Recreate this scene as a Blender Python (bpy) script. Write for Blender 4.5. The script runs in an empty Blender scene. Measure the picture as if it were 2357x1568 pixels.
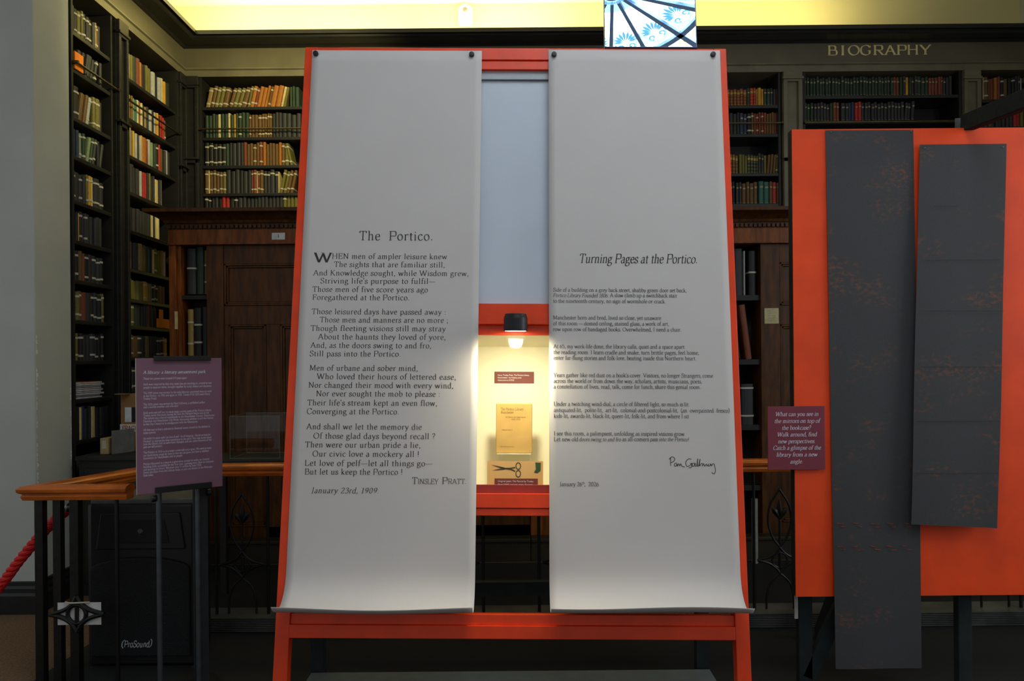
import bpy, bmesh, math, random
from mathutils import Matrix, Vector
random.seed(7)
S = bpy.context.scene
COL = S.collection
F = 1700.0            # focal length in pixels of the 2357 px wide frame
H = 1.5               # eye height
CX, CY, ROLL = 1190.0, 830.0, 0.0085
R = math.radians

# ------------------------------------------------------------------ camera
cd = bpy.data.cameras.new('camera'); cam = bpy.data.objects.new('camera', cd); COL.objects.link(cam)
cd.sensor_fit = 'HORIZONTAL'; cd.sensor_width = 36; cd.lens = F / 2357 * 36
cd.shift_x = -(CX - 1178.5) / 2357; cd.shift_y = (CY - 784) / 2357
cd.clip_start = 0.05
cam.matrix_world = Matrix.Translation((0, 0, H)) @ Matrix.Rotation(R(90), 4, 'X') @ Matrix.Rotation(-ROLL, 4, 'Z')
S.camera = cam

# ------------------------------------------------------------------ view, world, lights
S.view_settings.view_transform = 'Standard'; S.view_settings.look = 'None'
S.view_settings.gamma = 1; S.view_settings.use_curve_mapping = False
S.view_settings.exposure = 0.0
wd = bpy.data.worlds.new('world'); S.world = wd; wd.use_nodes = True
wd.node_tree.nodes['Background'].inputs[0].default_value = (0.90, 0.94, 1.0, 1)
wd.node_tree.nodes['Background'].inputs[1].default_value = 0.36

SKY_L = 6.7           # radiance of the lit glass in the ceiling skylight

def area(name, loc, rot, sx, sy, power, col):
    d = bpy.data.lights.new(name, 'AREA'); d.shape = 'RECTANGLE'; d.size = sx; d.size_y = sy
    d.energy = power; d.color = col
    o = bpy.data.objects.new(name, d); COL.objects.link(o); o.location = loc; o.rotation_euler = rot
    return o
COVE = (1.0, 0.86, 0.42)
# cove strips lying on top of the cornice, shining up at the plaster above the bookcases
area('cove_strip_light', (-1.2, 6.55, 4.40), (R(172), 0, 0), 3.2, 0.12, 34, COVE)
area('cove_strip_light', (1.3, 6.50, 4.38), (R(174), 0, 0), 3.4, 0.14, 20, COVE)
area('cove_strip_light', (-2.98, 5.6, 4.40), (R(180), R(8), 0), 0.12, 1.8, 14, COVE)

# added side light that brightens the pier from the right; no window is built
area('side_fill_light', (4.6, 2.0, 2.5), (0, R(90), 0), 2.0, 1.3, 42, (0.95, 0.98, 1.0))
# warm downlight in the ceiling over the left corner
dl = bpy.data.lights.new('corner_downlight', 'SPOT'); dl.energy = 120; dl.color = (1.0, 0.87, 0.38); dl.spot_size = R(110); dl.spot_blend = 0.6; dl.shadow_soft_size = 0.06
do = bpy.data.objects.new('corner_downlight', dl); COL.objects.link(do); do.location = (-1.25, 4.85, 4.15); do.rotation_euler = Vector((-1.35, 1.6, -0.35)).to_track_quat('-Z', 'Y').to_euler()

# ------------------------------------------------------------------ pixel -> place
def ray(px, py):
    du, dv = px - CX, py - CY
    u = du - ROLL * dv; v = dv + ROLL * du
    return Vector((u / F, 1.0, -v / F))
EYE = Vector((0, 0, H))
def W(px, py, Y):
    return EYE + ray(px, py) * Y
def WX(px, py, X):
    r = ray(px, py); return EYE + r * (X / r.x)
def on_plane(px, py, M, y0=0.0):
    """where the sight line meets the plane y = y0 of frame M; returns local coordinates"""
    I = M.inverted(); o = I @ EYE; d = I.to_3x3() @ ray(px, py)
    t = (y0 - o.y) / d.y
    return o + d * t
def proj(p):
    r = (p - EYE) / p.y
    u, v = r.x * F, -r.z * F
    return CX + u + ROLL * v, CY + v - ROLL * u

# ------------------------------------------------------------------ materials
def lin(c):
    return tuple(((x / 255 + 0.055) / 1.055) ** 2.4 if x / 255 > 0.04045 else x / 255 / 12.92 for x in c)
MATS = {}
def mat(name, rgb, rough=0.5, metal=0.0, var=0.15, scale=20.0, stretch=(1, 1, 1), bump=0.0, spec=0.5, col2=None, lo=0.35, hi=0.7, detail=4):
    if name in MATS: return MATS[name]
    m = bpy.data.materials.new(name); m.use_nodes = True; nt = m.node_tree; n = nt.nodes; l = nt.links
    b = n['Principled BSDF']
    b.inputs['Roughness'].default_value = rough; b.inputs['Metallic'].default_value = metal
    b.inputs['Specular IOR Level'].default_value = spec
    c = lin(rgb)
    tc = n.new('ShaderNodeTexCoord'); mp = n.new('ShaderNodeMapping'); mp.inputs['Scale'].default_value = stretch
    nz = n.new('ShaderNodeTexNoise'); nz.inputs['Scale'].default_value = scale; nz.inputs['Detail'].default_value = detail
    rp = n.new('ShaderNodeValToRGB')
    l.new(tc.outputs['Object'], mp.inputs['Vector']); l.new(mp.outputs['Vector'], nz.inputs['Vector'])
    l.new(nz.outputs['Fac'], rp.inputs['Fac']); l.new(rp.outputs['Color'], b.inputs['Base Color'])
    c2 = lin(col2) if col2 else tuple(min(1, x * (1 + var)) for x in c)
    c1 = c if col2 else tuple(x * (1 - var) for x in c)
    rp.color_ramp.elements[0].position = lo; rp.color_ramp.elements[0].color = (*c1, 1)
    rp.color_ramp.elements[1].position = hi; rp.color_ramp.elements[1].color = (*c2, 1)
    if bump:
        bp = n.new('ShaderNodeBump'); bp.inputs['Strength'].default_value = bump; bp.inputs['Distance'].default_value = 0.01
        l.new(nz.outputs['Fac'], bp.inputs['Height']); l.new(bp.outputs['Normal'], b.inputs['Normal'])
    MATS[name] = m
    return m
def glow(name, rgb, strength, linear=False):
    if name in MATS: return MATS[name]
    m = bpy.data.materials.new(name); m.use_nodes = True; nt = m.node_tree
    b = nt.nodes['Principled BSDF']
    c = rgb if linear else lin(rgb)
    b.inputs['Base Color'].default_value = (*c, 1); b.inputs['Roughness'].default_value = 0.4
    b.inputs['Emission Color'].default_value = (*c, 1); b.inputs['Emission Strength'].default_value = strength
    MATS[name] = m; return m
def clear(name, gloss=0.08, tint=(1, 1, 1), rough=0.02):
    if name in MATS: return MATS[name]
    m = bpy.data.materials.new(name); m.use_nodes = True; nt = m.node_tree; n = nt.nodes; l = nt.links
    out = n['Material Output']; n.remove(n['Principled BSDF'])
    t = n.new('ShaderNodeBsdfTransparent'); t.inputs[0].default_value = (*tint, 1)
    g = n.new('ShaderNodeBsdfGlossy'); g.inputs['Roughness'].default_value = rough
    fr = n.new('ShaderNodeFresnel'); fr.inputs['IOR'].default_value = 1.45
    ad = n.new('ShaderNodeMath'); ad.operation = 'MULTIPLY'; ad.inputs[1].default_value = gloss / 0.04
    mx = n.new('ShaderNodeMixShader'); mn = n.new('ShaderNodeMath'); mn.operation = 'MINIMUM'; mn.inputs[1].default_value = gloss * 1.8
    l.new(fr.outputs[0], ad.inputs[0]); l.new(ad.outputs[0], mn.inputs[0]); l.new(mn.outputs[0], mx.inputs[0])
    l.new(t.outputs[0], mx.inputs[1]); l.new(g.outputs[0], mx.inputs[2]); l.new(mx.outputs[0], out.inputs[0])
    MATS[name] = m; return m

M_CASE = mat('black_painted_wood', (34, 34, 31), 0.42, var=0.25, scale=6, stretch=(1, 1, 6), bump=0.04)
M_FRIEZE = mat('olive_black_frieze_paint', (112, 107, 84), 0.42, var=0.15, scale=6, bump=0.03)
M_CASEIN = mat('dark_shelf_wood', (28, 27, 22), 0.6, var=0.25, scale=8)
M_MAHOG = mat('mahogany', (124, 66, 18), 0.42, spec=0.3, var=0.4, scale=5, stretch=(6, 6, 1), bump=0.03)
M_MAHOGD = mat('dark_mahogany', (82, 48, 14), 0.45, spec=0.3, var=0.4, scale=5, stretch=(6, 6, 1), bump=0.03)
M_RED = mat('orange_red_paint', (242, 66, 4), 0.42, var=0.10, scale=9, bump=0.02)
M_BOARD = mat('orange_red_board', (246, 72, 4), 0.6, var=0.12, scale=5, bump=0.02)
M_GREEN = mat('dark_grey_green_paint', (42, 48, 47), 0.6, spec=0.12, var=0.2, scale=12)
M_PAPER = mat('poster_paper', (208, 203, 198), 0.75, var=0.02, scale=3, bump=0.02)
M_INK = mat('black_ink', (24, 24, 26), 0.7, var=0.2)
M_INK2 = mat('worn_black_ink', (58, 56, 54), 0.8, var=0.35, scale=60)
M_WHITE_INK = mat('white_ink', (225, 222, 232), 0.7, var=0.03)
M_WALL = mat('grey_white_plaster', (186, 190, 180), 0.8, var=0.05, scale=2.5, bump=0.05)
M_CREAM = mat('cream_plaster', (238, 228, 168), 0.8, var=0.03, scale=2)
M_CEIL = mat('white_plaster', (235, 234, 226), 0.85, var=0.02, scale=2)
M_CARPET = mat('brown_carpet', (112, 88, 62), 0.95, var=0.3, scale=90, bump=0.3)
M_LINO = mat('dark_floor_sheet', (15, 16, 16), 0.85, var=0.25, scale=30)
M_BLACK = mat('black_plastic', (22, 22, 24), 0.45, var=0.2, scale=60, bump=0.03)
M_IRON = mat('wrought_iron', (30, 29, 26), 0.45, metal=0.4, var=0.3, scale=30, bump=0.05)
M_RAIL = mat('varnished_rail_wood', (194, 100, 28), 0.25, var=0.3, scale=6, stretch=(1, 1, 5), bump=0.02)
M_STEEL = mat('brushed_steel', (170, 172, 175), 0.3, metal=1.0, var=0.1, scale=40)
M_GREYMET = mat('grey_metal', (92, 96, 98), 0.4, metal=0.6, var=0.15)
M_BRASS = mat('aged_brass', (92, 82, 56), 0.35, metal=0.8, var=0.2)
M_ROPE = mat('red_rope', (225, 22, 20), 0.6, var=0.2, scale=160, bump=0.4)
M_PURPLE = mat('plum_panel', (140, 100, 118), 0.55, var=0.08, scale=4)
M_PLUM = mat('plum_card', (124, 48, 64), 0.55, var=0.10, scale=4)
M_TIE = mat('linen_tape', (192, 186, 166), 0.8, var=0.06)
M_PAGES = mat('page_edges', (150, 140, 116), 0.85, var=0.15, scale=60, stretch=(40, 1, 1))
M_GOLD = mat('gilt_letters', (176, 146, 74), 0.45, metal=0.2, var=0.12, scale=30)
M_SCROLL = None

# ------------------------------------------------------------------ mesh building
class MB:
    def __init__(s): s.v = []; s.f = []; s.mi = []; s.m = 0
    def quad(s, pts):
        b = len(s.v); s.v += [tuple(p) for p in pts]; s.f.append(tuple(range(b, b + len(pts)))); s.mi.append(s.m)
    def box(s, x0, x1, y0, y1, z0, z1, T=None):
        if x0 > x1: x0, x1 = x1, x0
        if y0 > y1: y0, y1 = y1, y0
        if z0 > z1: z0, z1 = z1, z0
        p = [(x0, y0, z0), (x1, y0, z0), (x1, y1, z0), (x0, y1, z0), (x0, y0, z1), (x1, y0, z1), (x1, y1, z1), (x0, y1, z1)]
        if T is not None: p = [tuple(T @ Vector(q)) for q in p]
        b = len(s.v); s.v += p
        for q in ((0, 3, 2, 1), (4, 5, 6, 7), (0, 1, 5, 4), (1, 2, 6, 5), (2, 3, 7, 6), (3, 0, 4, 7)):
            s.f.append(tuple(b + i for i in q)); s.mi.append(s.m)
        return s
    def prism(s, poly, axis, a, c):
        """closed 2D polygon extruded along axis ('x','y','z') from a to c"""
        def P(q, t):
            if axis == 'x': return (t, q[0], q[1])
            if axis == 'y': return (q[0], t, q[1])
            return (q[0], q[1], t)
        n = len(poly); b = len(s.v)
        s.v += [P(q, a) for q in poly] + [P(q, c) for q in poly]
        s.f.append(tuple(b + i for i in range(n))[::-1]); s.f.append(tuple(b + n + i for i in range(n))); s.mi += [s.m] * 2
        for i in range(n):
            j = (i + 1) % n
            s.f.append((b + i, b + j, b + n + j, b + n + i)); s.mi.append(s.m)
        return s
    def tube(s, pts, r, n=8, caps=True):
        pts = [Vector(p) for p in pts]; m = len(pts); b = len(s.v)
        rr = r if hasattr(r, '__len__') else [r] * m
        up = Vector((0, 0, 1)); prev = None
        for i, p in enumerate(pts):
            t = (pts[min(i + 1, m - 1)] - pts[max(i - 1, 0)]).normalized()
            if prev is None:
                a = t.cross(up)
                if a.length < 1e-3: a = t.cross(Vector((1, 0, 0)))
            else: a = prev - t * prev.dot(t)
            a.normalize(); prev = a; c = t.cross(a)
            for k in range(n):
                w = 2 * math.pi * k / n
                s.v.append(tuple(p + (a * math.cos(w) + c * math.sin(w)) * rr[i]))
        for i in range(m - 1):
            for k in range(n):
                q = (k + 1) % n
                s.f.append((b + i * n + k, b + i * n + q, b + (i + 1) * n + q, b + (i + 1) * n + k)); s.mi.append(s.m)
        if caps:
            s.f.append(tuple(b + k for k in range(n))[::-1]); s.f.append(tuple(b + (m - 1) * n + k for k in range(n))); s.mi += [s.m] * 2
        return s
    def lathe(s, prof, n=24, T=None, closed=False):
        b = len(s.v); m = len(prof)
        for r, z in prof:
            for k in range(n):
                w = 2 * math.pi * k / n; p = Vector((r * math.cos(w), r * math.sin(w), z))
                s.v.append(tuple(T @ p if T is not None else p))
        for i in range(m - 1):
            for k in range(n):
                q = (k + 1) % n
                s.f.append((b + i * n + k, b + i * n + q, b + (i + 1) * n + q, b + (i + 1) * n + k)); s.mi.append(s.m)
        s.f.append(tuple(b + k for k in range(n))[::-1]); s.f.append(tuple(b + (m - 1) * n + k for k in range(n))); s.mi += [s.m] * 2
        return s
    def sweep(s, prof, path):
        """profile [(side, up)] carried along a horizontal path with mitred corners"""
        path = [Vector(p) for p in path]; m = len(path); n = len(prof); b = len(s.v)
        for i, p in enumerate(path):
            d1 = (path[i] - path[i - 1]).normalized() if i else None
            d2 = (path[i + 1] - path[i]).normalized() if i < m - 1 else None
            d1 = d1 or d2; d2 = d2 or d1
            t = (d1 + d2).normalized(); side = Vector((t.y, -t.x, 0)).normalized()
            k = 1 / max(0.35, t.dot(d2))
            for a, u in prof: s.v.append(tuple(p + side * a * k + Vector((0, 0, u))))
        for i in range(m - 1):
            for k in range(n):
                q = (k + 1) % n
                s.f.append((b + i * n + k, b + i * n + q, b + (i + 1) * n + q, b + (i + 1) * n + k)); s.mi.append(s.m)
        s.f.append(tuple(b + k for k in range(n))[::-1]); s.f.append(tuple(b + (m - 1) * n + k for k in range(n))); s.mi += [s.m] * 2
        return s
    def mesh(s, name, mats, smooth=False):
        me = bpy.data.meshes.new(name); me.from_pydata(s.v, [], s.f)
        for m in (mats if isinstance(mats, (list, tuple)) else [mats]): me.materials.append(m)
        for p, i in zip(me.polygons, s.mi): p.material_index = i
        bm = bmesh.new(); bm.from_mesh(me); bmesh.ops.recalc_face_normals(bm, faces=bm.faces); bm.to_mesh(me); bm.free()
        if smooth:
            for p in me.polygons: p.use_smooth = True
            try: me.set_sharp_from_angle(angle=R(smooth if smooth is not True else 40))
            except Exception: pass
        me.update(); return me
    def build(s, name, mats, parent=None, M=None, smooth=False, bevel=0):
        o = bpy.data.objects.new(name, s.mesh(name, mats, smooth)); COL.objects.link(o)
        if parent is not None: o.parent = parent
        if M is not None: o.matrix_local = M if parent is not None else M
        if bevel:
            bv = o.modifiers.new('bevel', 'BEVEL'); bv.width = bevel; bv.segments = 2; bv.limit_method = 'ANGLE'; bv.angle_limit = R(40)
        return o
def tag(o, label, cat=None, group=None, kind=None):
    if label: o['label'] = label
    if cat: o['category'] = cat
    if group: o['group'] = group
    if kind: o['kind'] = kind
    return o
def thing(name, label, cat, M=None, group=None):
    o = bpy.data.objects.new(name, None); COL.objects.link(o); o.empty_display_size = 0.1
    if M is not None: o.matrix_world = M if isinstance(M, Matrix) else Matrix.Translation(M)
    return tag(o, label, cat, group)
def struct(o, label=None):
    o['kind'] = 'structure'
    if label: o['label'] = label
    return o
def Tr(x, y, z): return Matrix.Translation((x, y, z))
def smooth_pts(P, k=6, closed=False):
    P = [Vector(p) for p in P]; out = []; n = len(P)
    rng = n if closed else n - 1
    for i in range(rng):
        p0 = P[(i - 1) % n] if (closed or i > 0) else P[0] * 2 - P[1]
        p1 = P[i]; p2 = P[(i + 1) % n]
        p3 = P[(i + 2) % n] if (closed or i < n - 2) else P[-1] * 2 - P[-2]
        for j in range(k):
            t = j / k
            out.append(0.5 * ((2 * p1) + (p2 - p0) * t + (2 * p0 - 5 * p1 + 4 * p2 - p3) * t * t + (3 * p1 - p0 - 3 * p2 + p3) * t ** 3))
    out.append(P[0].copy() if closed else P[-1].copy())
    return out

# ------------------------------------------------------------------ lettering: pen strokes drawn with a broad nib
GLY = {
'A': (68, 'L 6,0 33,68;L 32,68 61,0;L 16,24 50,24;f 6,0 9;f 61,0 10'),
'B': (60, 'L 12,0 12,68;L 4,68 30,68;S 30,68 47,63 47,40 30,36;L 12,36 30,36;S 30,36 54,32 54,4 32,0;L 4,0 32,0'),
'C': (64, 'S 58,52 48,67 32,69 12,58 6,34 12,10 32,-1 50,4 59,17;L 58,52 58,66'),
'D': (70, 'L 12,0 12,68;L 4,0 30,0;L 4,68 30,68;S 30,68 56,60 64,34 56,8 30,0'),
'E': (58, 'L 12,0 12,68;L 4,0 50,0 53,15;L 4,68 48,68 51,55;L 12,36 38,36;L 38,43 38,29'),
'F': (54, 'L 12,0 12,68;f 12,0 10;L 4,68 48,68 51,55;L 12,36 38,36;L 38,43 38,29'),
'G': (70, 'S 59,53 48,67 32,69 12,58 6,34 12,10 34,-1 50,3 58,8;L 58,8 58,30;f 56,30 10;L 59,53 59,66'),
'H': (74, 'L 12,0 12,68;L 60,0 60,68;L 12,36 60,36;f 12,0;f 12,68;f 60,0;f 60,68'),
'I': (30, 'L 15,0 15,68;f 15,0;f 15,68'),
'J': (38, 'L 22,68 22,8;S 22,8 18,-6 6,-8;f 22,68'),
'K': (66, 'L 12,0 12,68;L 52,68 12,30;L 24,40 56,0;f 12,0;f 12,68;f 52,68;f 57,0'),
'L': (56, 'L 12,0 12,68;f 12,68;L 4,0 48,0 52,17'),
'M': (84, 'L 12,0 14,68;L 14,68 42,6;L 42,6 70,68;L 70,68 72,0;f 12,0;f 72,0;f 10,68 7;f 74,68 7'),
'N': (74, 'L 14,0 14,68;L 13,68 60,0;L 60,0 60,68;f 14,0;f 60,68;f 9,68 7'),
'O': (74, 'E 37,34 31,35'),
'P': (58, 'L 12,0 12,68;L 4,68 32,68;S 32,68 52,64 52,34 30,32;L 12,32 30,32;f 12,0 10'),
'Q': (74, 'E 37,34 31,35;S 36,4 50,-10 68,-12'),
'R': (66, 'L 12,0 12,68;L 4,68 32,68;S 32,68 52,64 52,36 30,34;L 12,34 30,34;f 12,0 10;L 30,34 56,0;f 58,0 8'),
'S': (50, 'S 42,53 38,66 24,69 10,60 12,46 26,37 42,26 44,10 28,-1 12,2 7,16;L 42,53 42,65;L 7,16 7,2'),
'T': (62, 'L 31,0 31,68;L 5,54 7,68 55,68 57,54;f 31,0 11'),
'U': (72, 'L 12,68 12,22;S 12,22 18,2 36,-1 54,2 60,22;L 60,22 60,68;f 12,68;f 60,68'),
'V': (68, 'L 6,68 34,0;L 34,0 60,68;f 7,68;f 60,68'),
'W': (96, 'L 6,68 28,0;L 28,0 48,64;L 48,64 68,0;L 68,0 88,68;f 7,68;f 88,68;f 46,68'),
'X': (64, 'L 8,68 56,0;L 54,68 8,0;f 8,68;f 54,68;f 8,0;f 56,0'),
'Y': (64, 'L 6,68 32,30;L 58,68 32,30;L 32,30 32,0;f 7,68;f 58,68;f 32,0 10'),
'Z': (60, 'L 8,55 8,68 52,68 8,0 54,0 56,15'),
'a': (44, 'S 8,36 20,44 30,40 32,30;L 32,30 32,5;S 32,5 35,0 42,3;S 32,27 14,23 6,12 11,0 22,0 32,10'),
'b': (50, 'L 12,70 12,4;f 8,70 5;S 12,34 22,44 38,42 45,22 38,2 22,-1 12,8'),
'c': (42, 'S 37,36 30,43 20,44 8,34 8,12 20,0 30,0 39,9'),
'd': (50, 'L 38,70 38,4;S 38,4 40,0 47,1;f 34,70 5;S 38,34 28,44 12,40 6,22 12,2 26,-1 38,9'),
'e': (43, 'L 8,25 36,25;S 36,25 34,40 22,45 9,36 7,20 14,3 26,-1 39,9'),
'f': (30, 'S 33,64 26,71 16,66 14,52;L 14,52 14,0;f 14,0 9;L 4,43 28,43'),
'g': (46, 'E 20,30 13,14;S 30,40 38,45 44,43;S 12,18 8,10 16,4 34,3 42,-6 36,-18 20,-22 6,-16 8,-4 16,3'),
'h': (52, 'L 12,70 12,0;f 8,70 5;f 12,0;S 12,34 22,43 34,43 39,32;L 39,32 39,0;f 39,0'),
'i': (26, 'L 13,43 13,0;f 13,0;f 9,43 5;d 13,60'),
'j': (24, 'L 13,43 13,-8;S 13,-8 10,-20 1,-22;f 9,43 5;d 13,60'),
'k': (50, 'L 12,70 12,0;f 8,70 5;f 12,0;L 36,43 12,18;L 20,25 42,0;f 37,43 7;f 42,0 7'),
'l': (26, 'L 13,70 13,0;f 9,70 5;f 13,0'),
'm': (78, 'L 12,43 12,0;f 8,43 5;f 12,0;S 12,34 22,43 32,43 37,32;L 37,32 37,0;f 37,0;S 37,34 48,43 57,43 63,32;L 63,32 63,0;f 63,0'),
'n': (52, 'L 12,43 12,0;f 8,43 5;f 12,0;S 12,34 22,43 34,43 39,32;L 39,32 39,0;f 39,0'),
'o': (48, 'E 24,22 18,23'),
'p': (50, 'L 12,43 12,-22;f 12,-22;f 8,43 5;S 12,34 22,44 38,42 45,22 38,2 22,-1 12,8'),
'q': (50, 'L 38,44 38,-22;f 38,-22;S 38,34 28,44 12,40 6,22 12,2 26,-1 38,9'),
'r': (36, 'L 12,43 12,0;f 8,43 5;f 12,0;S 12,32 20,42 29,44 33,39'),
's': (36, 'S 30,33 27,43 18,45 7,38 9,28 20,22 31,14 30,3 18,-1 6,3 4,12'),
't': (30, 'L 14,56 14,8;S 14,8 17,-1 28,3;L 3,43 27,43'),
'u': (52, 'L 12,43 12,12;S 12,12 16,0 26,0 38,10;L 38,43 38,4;S 38,4 41,0 47,1;f 8,43 5;f 34,43 5'),
'v': (46, 'L 6,43 24,0;L 24,0 41,43;f 7,43;f 41,43 6'),
'w': (68, 'L 6,43 20,0;L 20,0 34,42;L 34,42 48,0;L 48,0 62,43;f 7,43;f 62,43 6'),
'x': (46, 'L 7,43 39,0;L 37,43 7,0;f 7,43 6;f 38,43 6;f 7,0 6;f 39,0 6'),
'y': (46, 'L 6,43 24,2;S 41,43 24,2 16,-16 8,-22 3,-18;f 7,43;f 41,43 6'),
'z': (42, 'L 6,33 6,43 34,43 6,0 36,0 37,11'),
'0': (50, 'E 25,33 17,34'), '1': (40, 'L 22,0 22,66;L 12,58 22,66;f 22,0 10'),
'2': (50, 'S 8,52 14,65 28,67 40,55 36,38 8,0;L 8,0 42,0 44,10'),
'3': (48, 'S 8,56 18,67 34,64 36,46 20,36;S 20,36 40,32 40,8 24,-1 6,8'),
'4': (52, 'L 34,0 34,66;L 34,66 5,18;L 5,18 46,18;f 34,0 9'),
'5': (48, 'L 40,66 14,66 11,36;S 11,36 24,42 40,34 40,10 24,-1 6,8'),
'6': (50, 'S 38,62 20,56 8,30 12,6 26,-1 40,8 38,34 24,40 10,26'),
'7': (48, 'L 8,56 8,66 42,66 20,0'), '8': (50, 'E 25,50 13,16;E 25,17 17,18'),
'9': (50, 'S 12,4 30,10 42,36 38,60 24,67 10,58 12,34 26,27 40,40'),
'.': (22, 'd 10,4'), ',': (22, 'd 10,4;S 13,4 12,-6 5,-12'), ':': (24, 'd 11,4;d 11,38'),
';': (24, 'd 11,38;d 11,4;S 14,4 13,-6 6,-12'), "'": (18, 'L 9,70 8,52'), '!': (24, 'L 11,70 11,20;d 11,4'),
'?': (40, 'S 6,54 12,68 26,68 34,54 26,38 18,30 18,20;d 18,4'), '—': (80, 'L 0,24 80,24'), '-': (30, 'L 4,22 26,22'),
'(': (30, 'S 26,76 10,52 10,10 26,-16'), ')': (30, 'S 4,76 20,52 20,10 4,-16'),
'£': (52, 'S 44,54 34,68 20,62 18,44 18,14 8,0;L 8,0 46,0 48,10;L 8,34 34,34'), ' ': (26, ''), '"': (26, 'L 8,70 8,52;L 18,70 18,52'),
}
def glyph_quads(ch, wgt, thin, serif, shear):
    """list of polygons in em units for one character"""
    adv, cmds = GLY.get(ch, GLY['-']); polys = []
    ph = R(18); e1 = Vector((math.cos(ph), math.sin(ph))); e2 = Vector((-math.sin(ph), math.cos(ph)))
    def hw(nv): return math.hypot(wgt * nv.dot(e1), thin * nv.dot(e2))
    def stroke(P, closed=False):
        L = []; n = len(P)
        for i, p in enumerate(P):
            if closed: a, b = P[(i - 1) % (n - 1)], P[(i + 1) % (n - 1)]
            else: a, b = P[max(i - 1, 0)], P[min(i + 1, n - 1)]
            t = (b - a)
            if t.length < 1e-6: t = Vector((1, 0))
            t.normalize(); nv = Vector((-t.y, t.x)); h = hw(nv); L.append((p + nv * h, p - nv * h))
        for i in range(n - 1): polys.append([L[i][1], L[i + 1][1], L[i + 1][0], L[i][0]])
    for c in cmds.split(';'):
        if not c: continue
        k = c[0]; pts = [tuple(float(x) / 100 for x in q.split(',')) if ',' in q else float(q) / 100 for q in c[2:].split()]
        if k == 'L':
            for i in range(len(pts) - 1): stroke([Vector(pts[i]), Vector(pts[i + 1])])
        elif k == 'S':
            stroke([Vector((q.x, q.y)) for q in smooth_pts([(*p, 0) for p in pts], 4)])
        elif k == 'E':
            (cx, cy), (rx, ry) = pts
            stroke([Vector((cx + rx * math.cos(w * math.pi / 9), cy + ry * math.sin(w * math.pi / 9))) for w in range(19)], True)
        elif k == 'f' and serif:
            x, y = pts[0]; w = pts[1] if len(pts) > 1 else 0.08
            polys.append([Vector((x - w, y - thin)), Vector((x + w, y - thin)), Vector((x + w, y + thin)), Vector((x - w, y + thin))])
        elif k == 'd':
            x, y = pts[0]; r = 0.045 if wgt < 0.05 else 0.055
            polys.append([Vector((x + r * math.cos(w * math.pi / 4), y + r * math.sin(w * math.pi / 4))) for w in range(8)])
    if shear: polys = [[Vector((p.x + shear * p.y, p.y)) for p in q] for q in polys]
    return adv / 100, polys
def text_width(t, track=0.0): return sum(GLY.get(c, GLY['-'])[0] / 100 + track for c in t) - track
def put_text(mb, t, x0, z0, width, em, y=0.0, italic=False, wgt=0.042, thin=0.016, serif=True, track=0.0):
    """writes text into a mesh in the x-z plane, its baseline starting at x0, z0, stretched to the given width"""
    k = width / text_width(t, track); x = 0.0
    for ch in t:
        adv, polys = glyph_quads(ch, wgt, thin, serif, 0.2 if italic else 0)
        for iq, q in enumerate(polys): mb.quad([(x0 + (x + p.x) * k, y - (iq % 9) * 0.00003, z0 + p.y * em) for p in q])
        x += adv + track
def px_text(mb, M, t, xa, xb, base, empx, y0=0.0, yl=-0.0008, y2=None, **kw):
    """text between two places read off the photograph, laid on plane y0 of frame M"""
    a = on_plane(xa, base, M, y0); b = on_plane(xb, base if y2 is None else y2, M, y0)
    c = on_plane(xa, base - empx, M, y0)
    put_text(mb, t, a.x, a.z, b.x - a.x, c.z - a.z, y0 + yl, **kw)

# ================================================================== THE SETTING
SY = 6.5      # face of the bookcases on the back wall
SX = -2.91    # face of the bookcases on the left wall
ZC = 1.5 + 761 * 6.3 / F     # top of the cornice
ZCEIL = 4.84
mb = MB(); mb.box(-5, 5, -2.5, 7.2, -0.12, 0); struct(mb.build('floor', M_CARPET))
mb = MB(); mb.box(-2.3, 4.4, 1.2, 5.47, 0.0, 0.004); struct(mb.build('floor_sheet', M_LINO))
mb = MB(); mb.box(-5, 5, 6.9, 7.05, 0, ZCEIL); struct(mb.build('wall_back', M_CREAM))
mb = MB(); mb.box(-3.5, -3.35, 4.8, 6.9, 0, ZCEIL); struct(mb.build('wall_left', M_CREAM))
mb = MB(); mb.box(4.72, 4.87, 3.4, 7.05, 0, ZCEIL); struct(mb.build('wall_right', M_WALL))
# the white pier at the left edge
PXE, PY0, PY1 = -2.916, 4.466, 4.84
mb = MB(); mb.box(-5.0, PXE, PY0, PY1, 0, ZCEIL)
struct(mb.build('wall_pier', M_WALL, bevel=0.012))
pier = bpy.data.objects['wall_pier']
mb = MB(); rp = random.Random(3)
for px, y0, y1, wd in ((79, 760, 1130, 7), (166, 830, 1090, 6)):
    n_ = 34
    for i in range(n_):
        if rp.random() < 0.3: continue
        ya = y0 + (y1 - y0) * i / n_; yb2 = ya + (y1 - y0) / n_ * rp.uniform(0.7, 1.3)
        if px == 79: za, zb3, Ya = WX(px + 2, ya, PXE).z, WX(px + 2, yb2, PXE).z, PY0 + 0.0125
        else: za, zb3, Ya = W(px, ya, PY1).z, W(px, yb2, PY1).z, PY1 - 0.0125
        sg_ = 1 if px == 79 else -1; k_ = rp.uniform(0.004, 0.022) * (1 if px == 79 else 0.8); n2 = 4
        poly = [(Ya, zb3 + (za - zb3) * q / n2) for q in range(n2 + 1)] + [(Ya + sg_ * k_ * rp.uniform(0.25, 1), zb3 + (za - zb3) * (q + rp.uniform(-0.2, 0.2)) / n2) for q in range(n2 - 1, 0, -1)]
        mb.prism(poly, 'x', PXE + 0.0004, PXE + 0.0011)
mb.build('chipped_paint', mat('bare_white_plaster', (232, 232, 226), 0.9, var=0.03), pier)
mb = MB()
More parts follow.
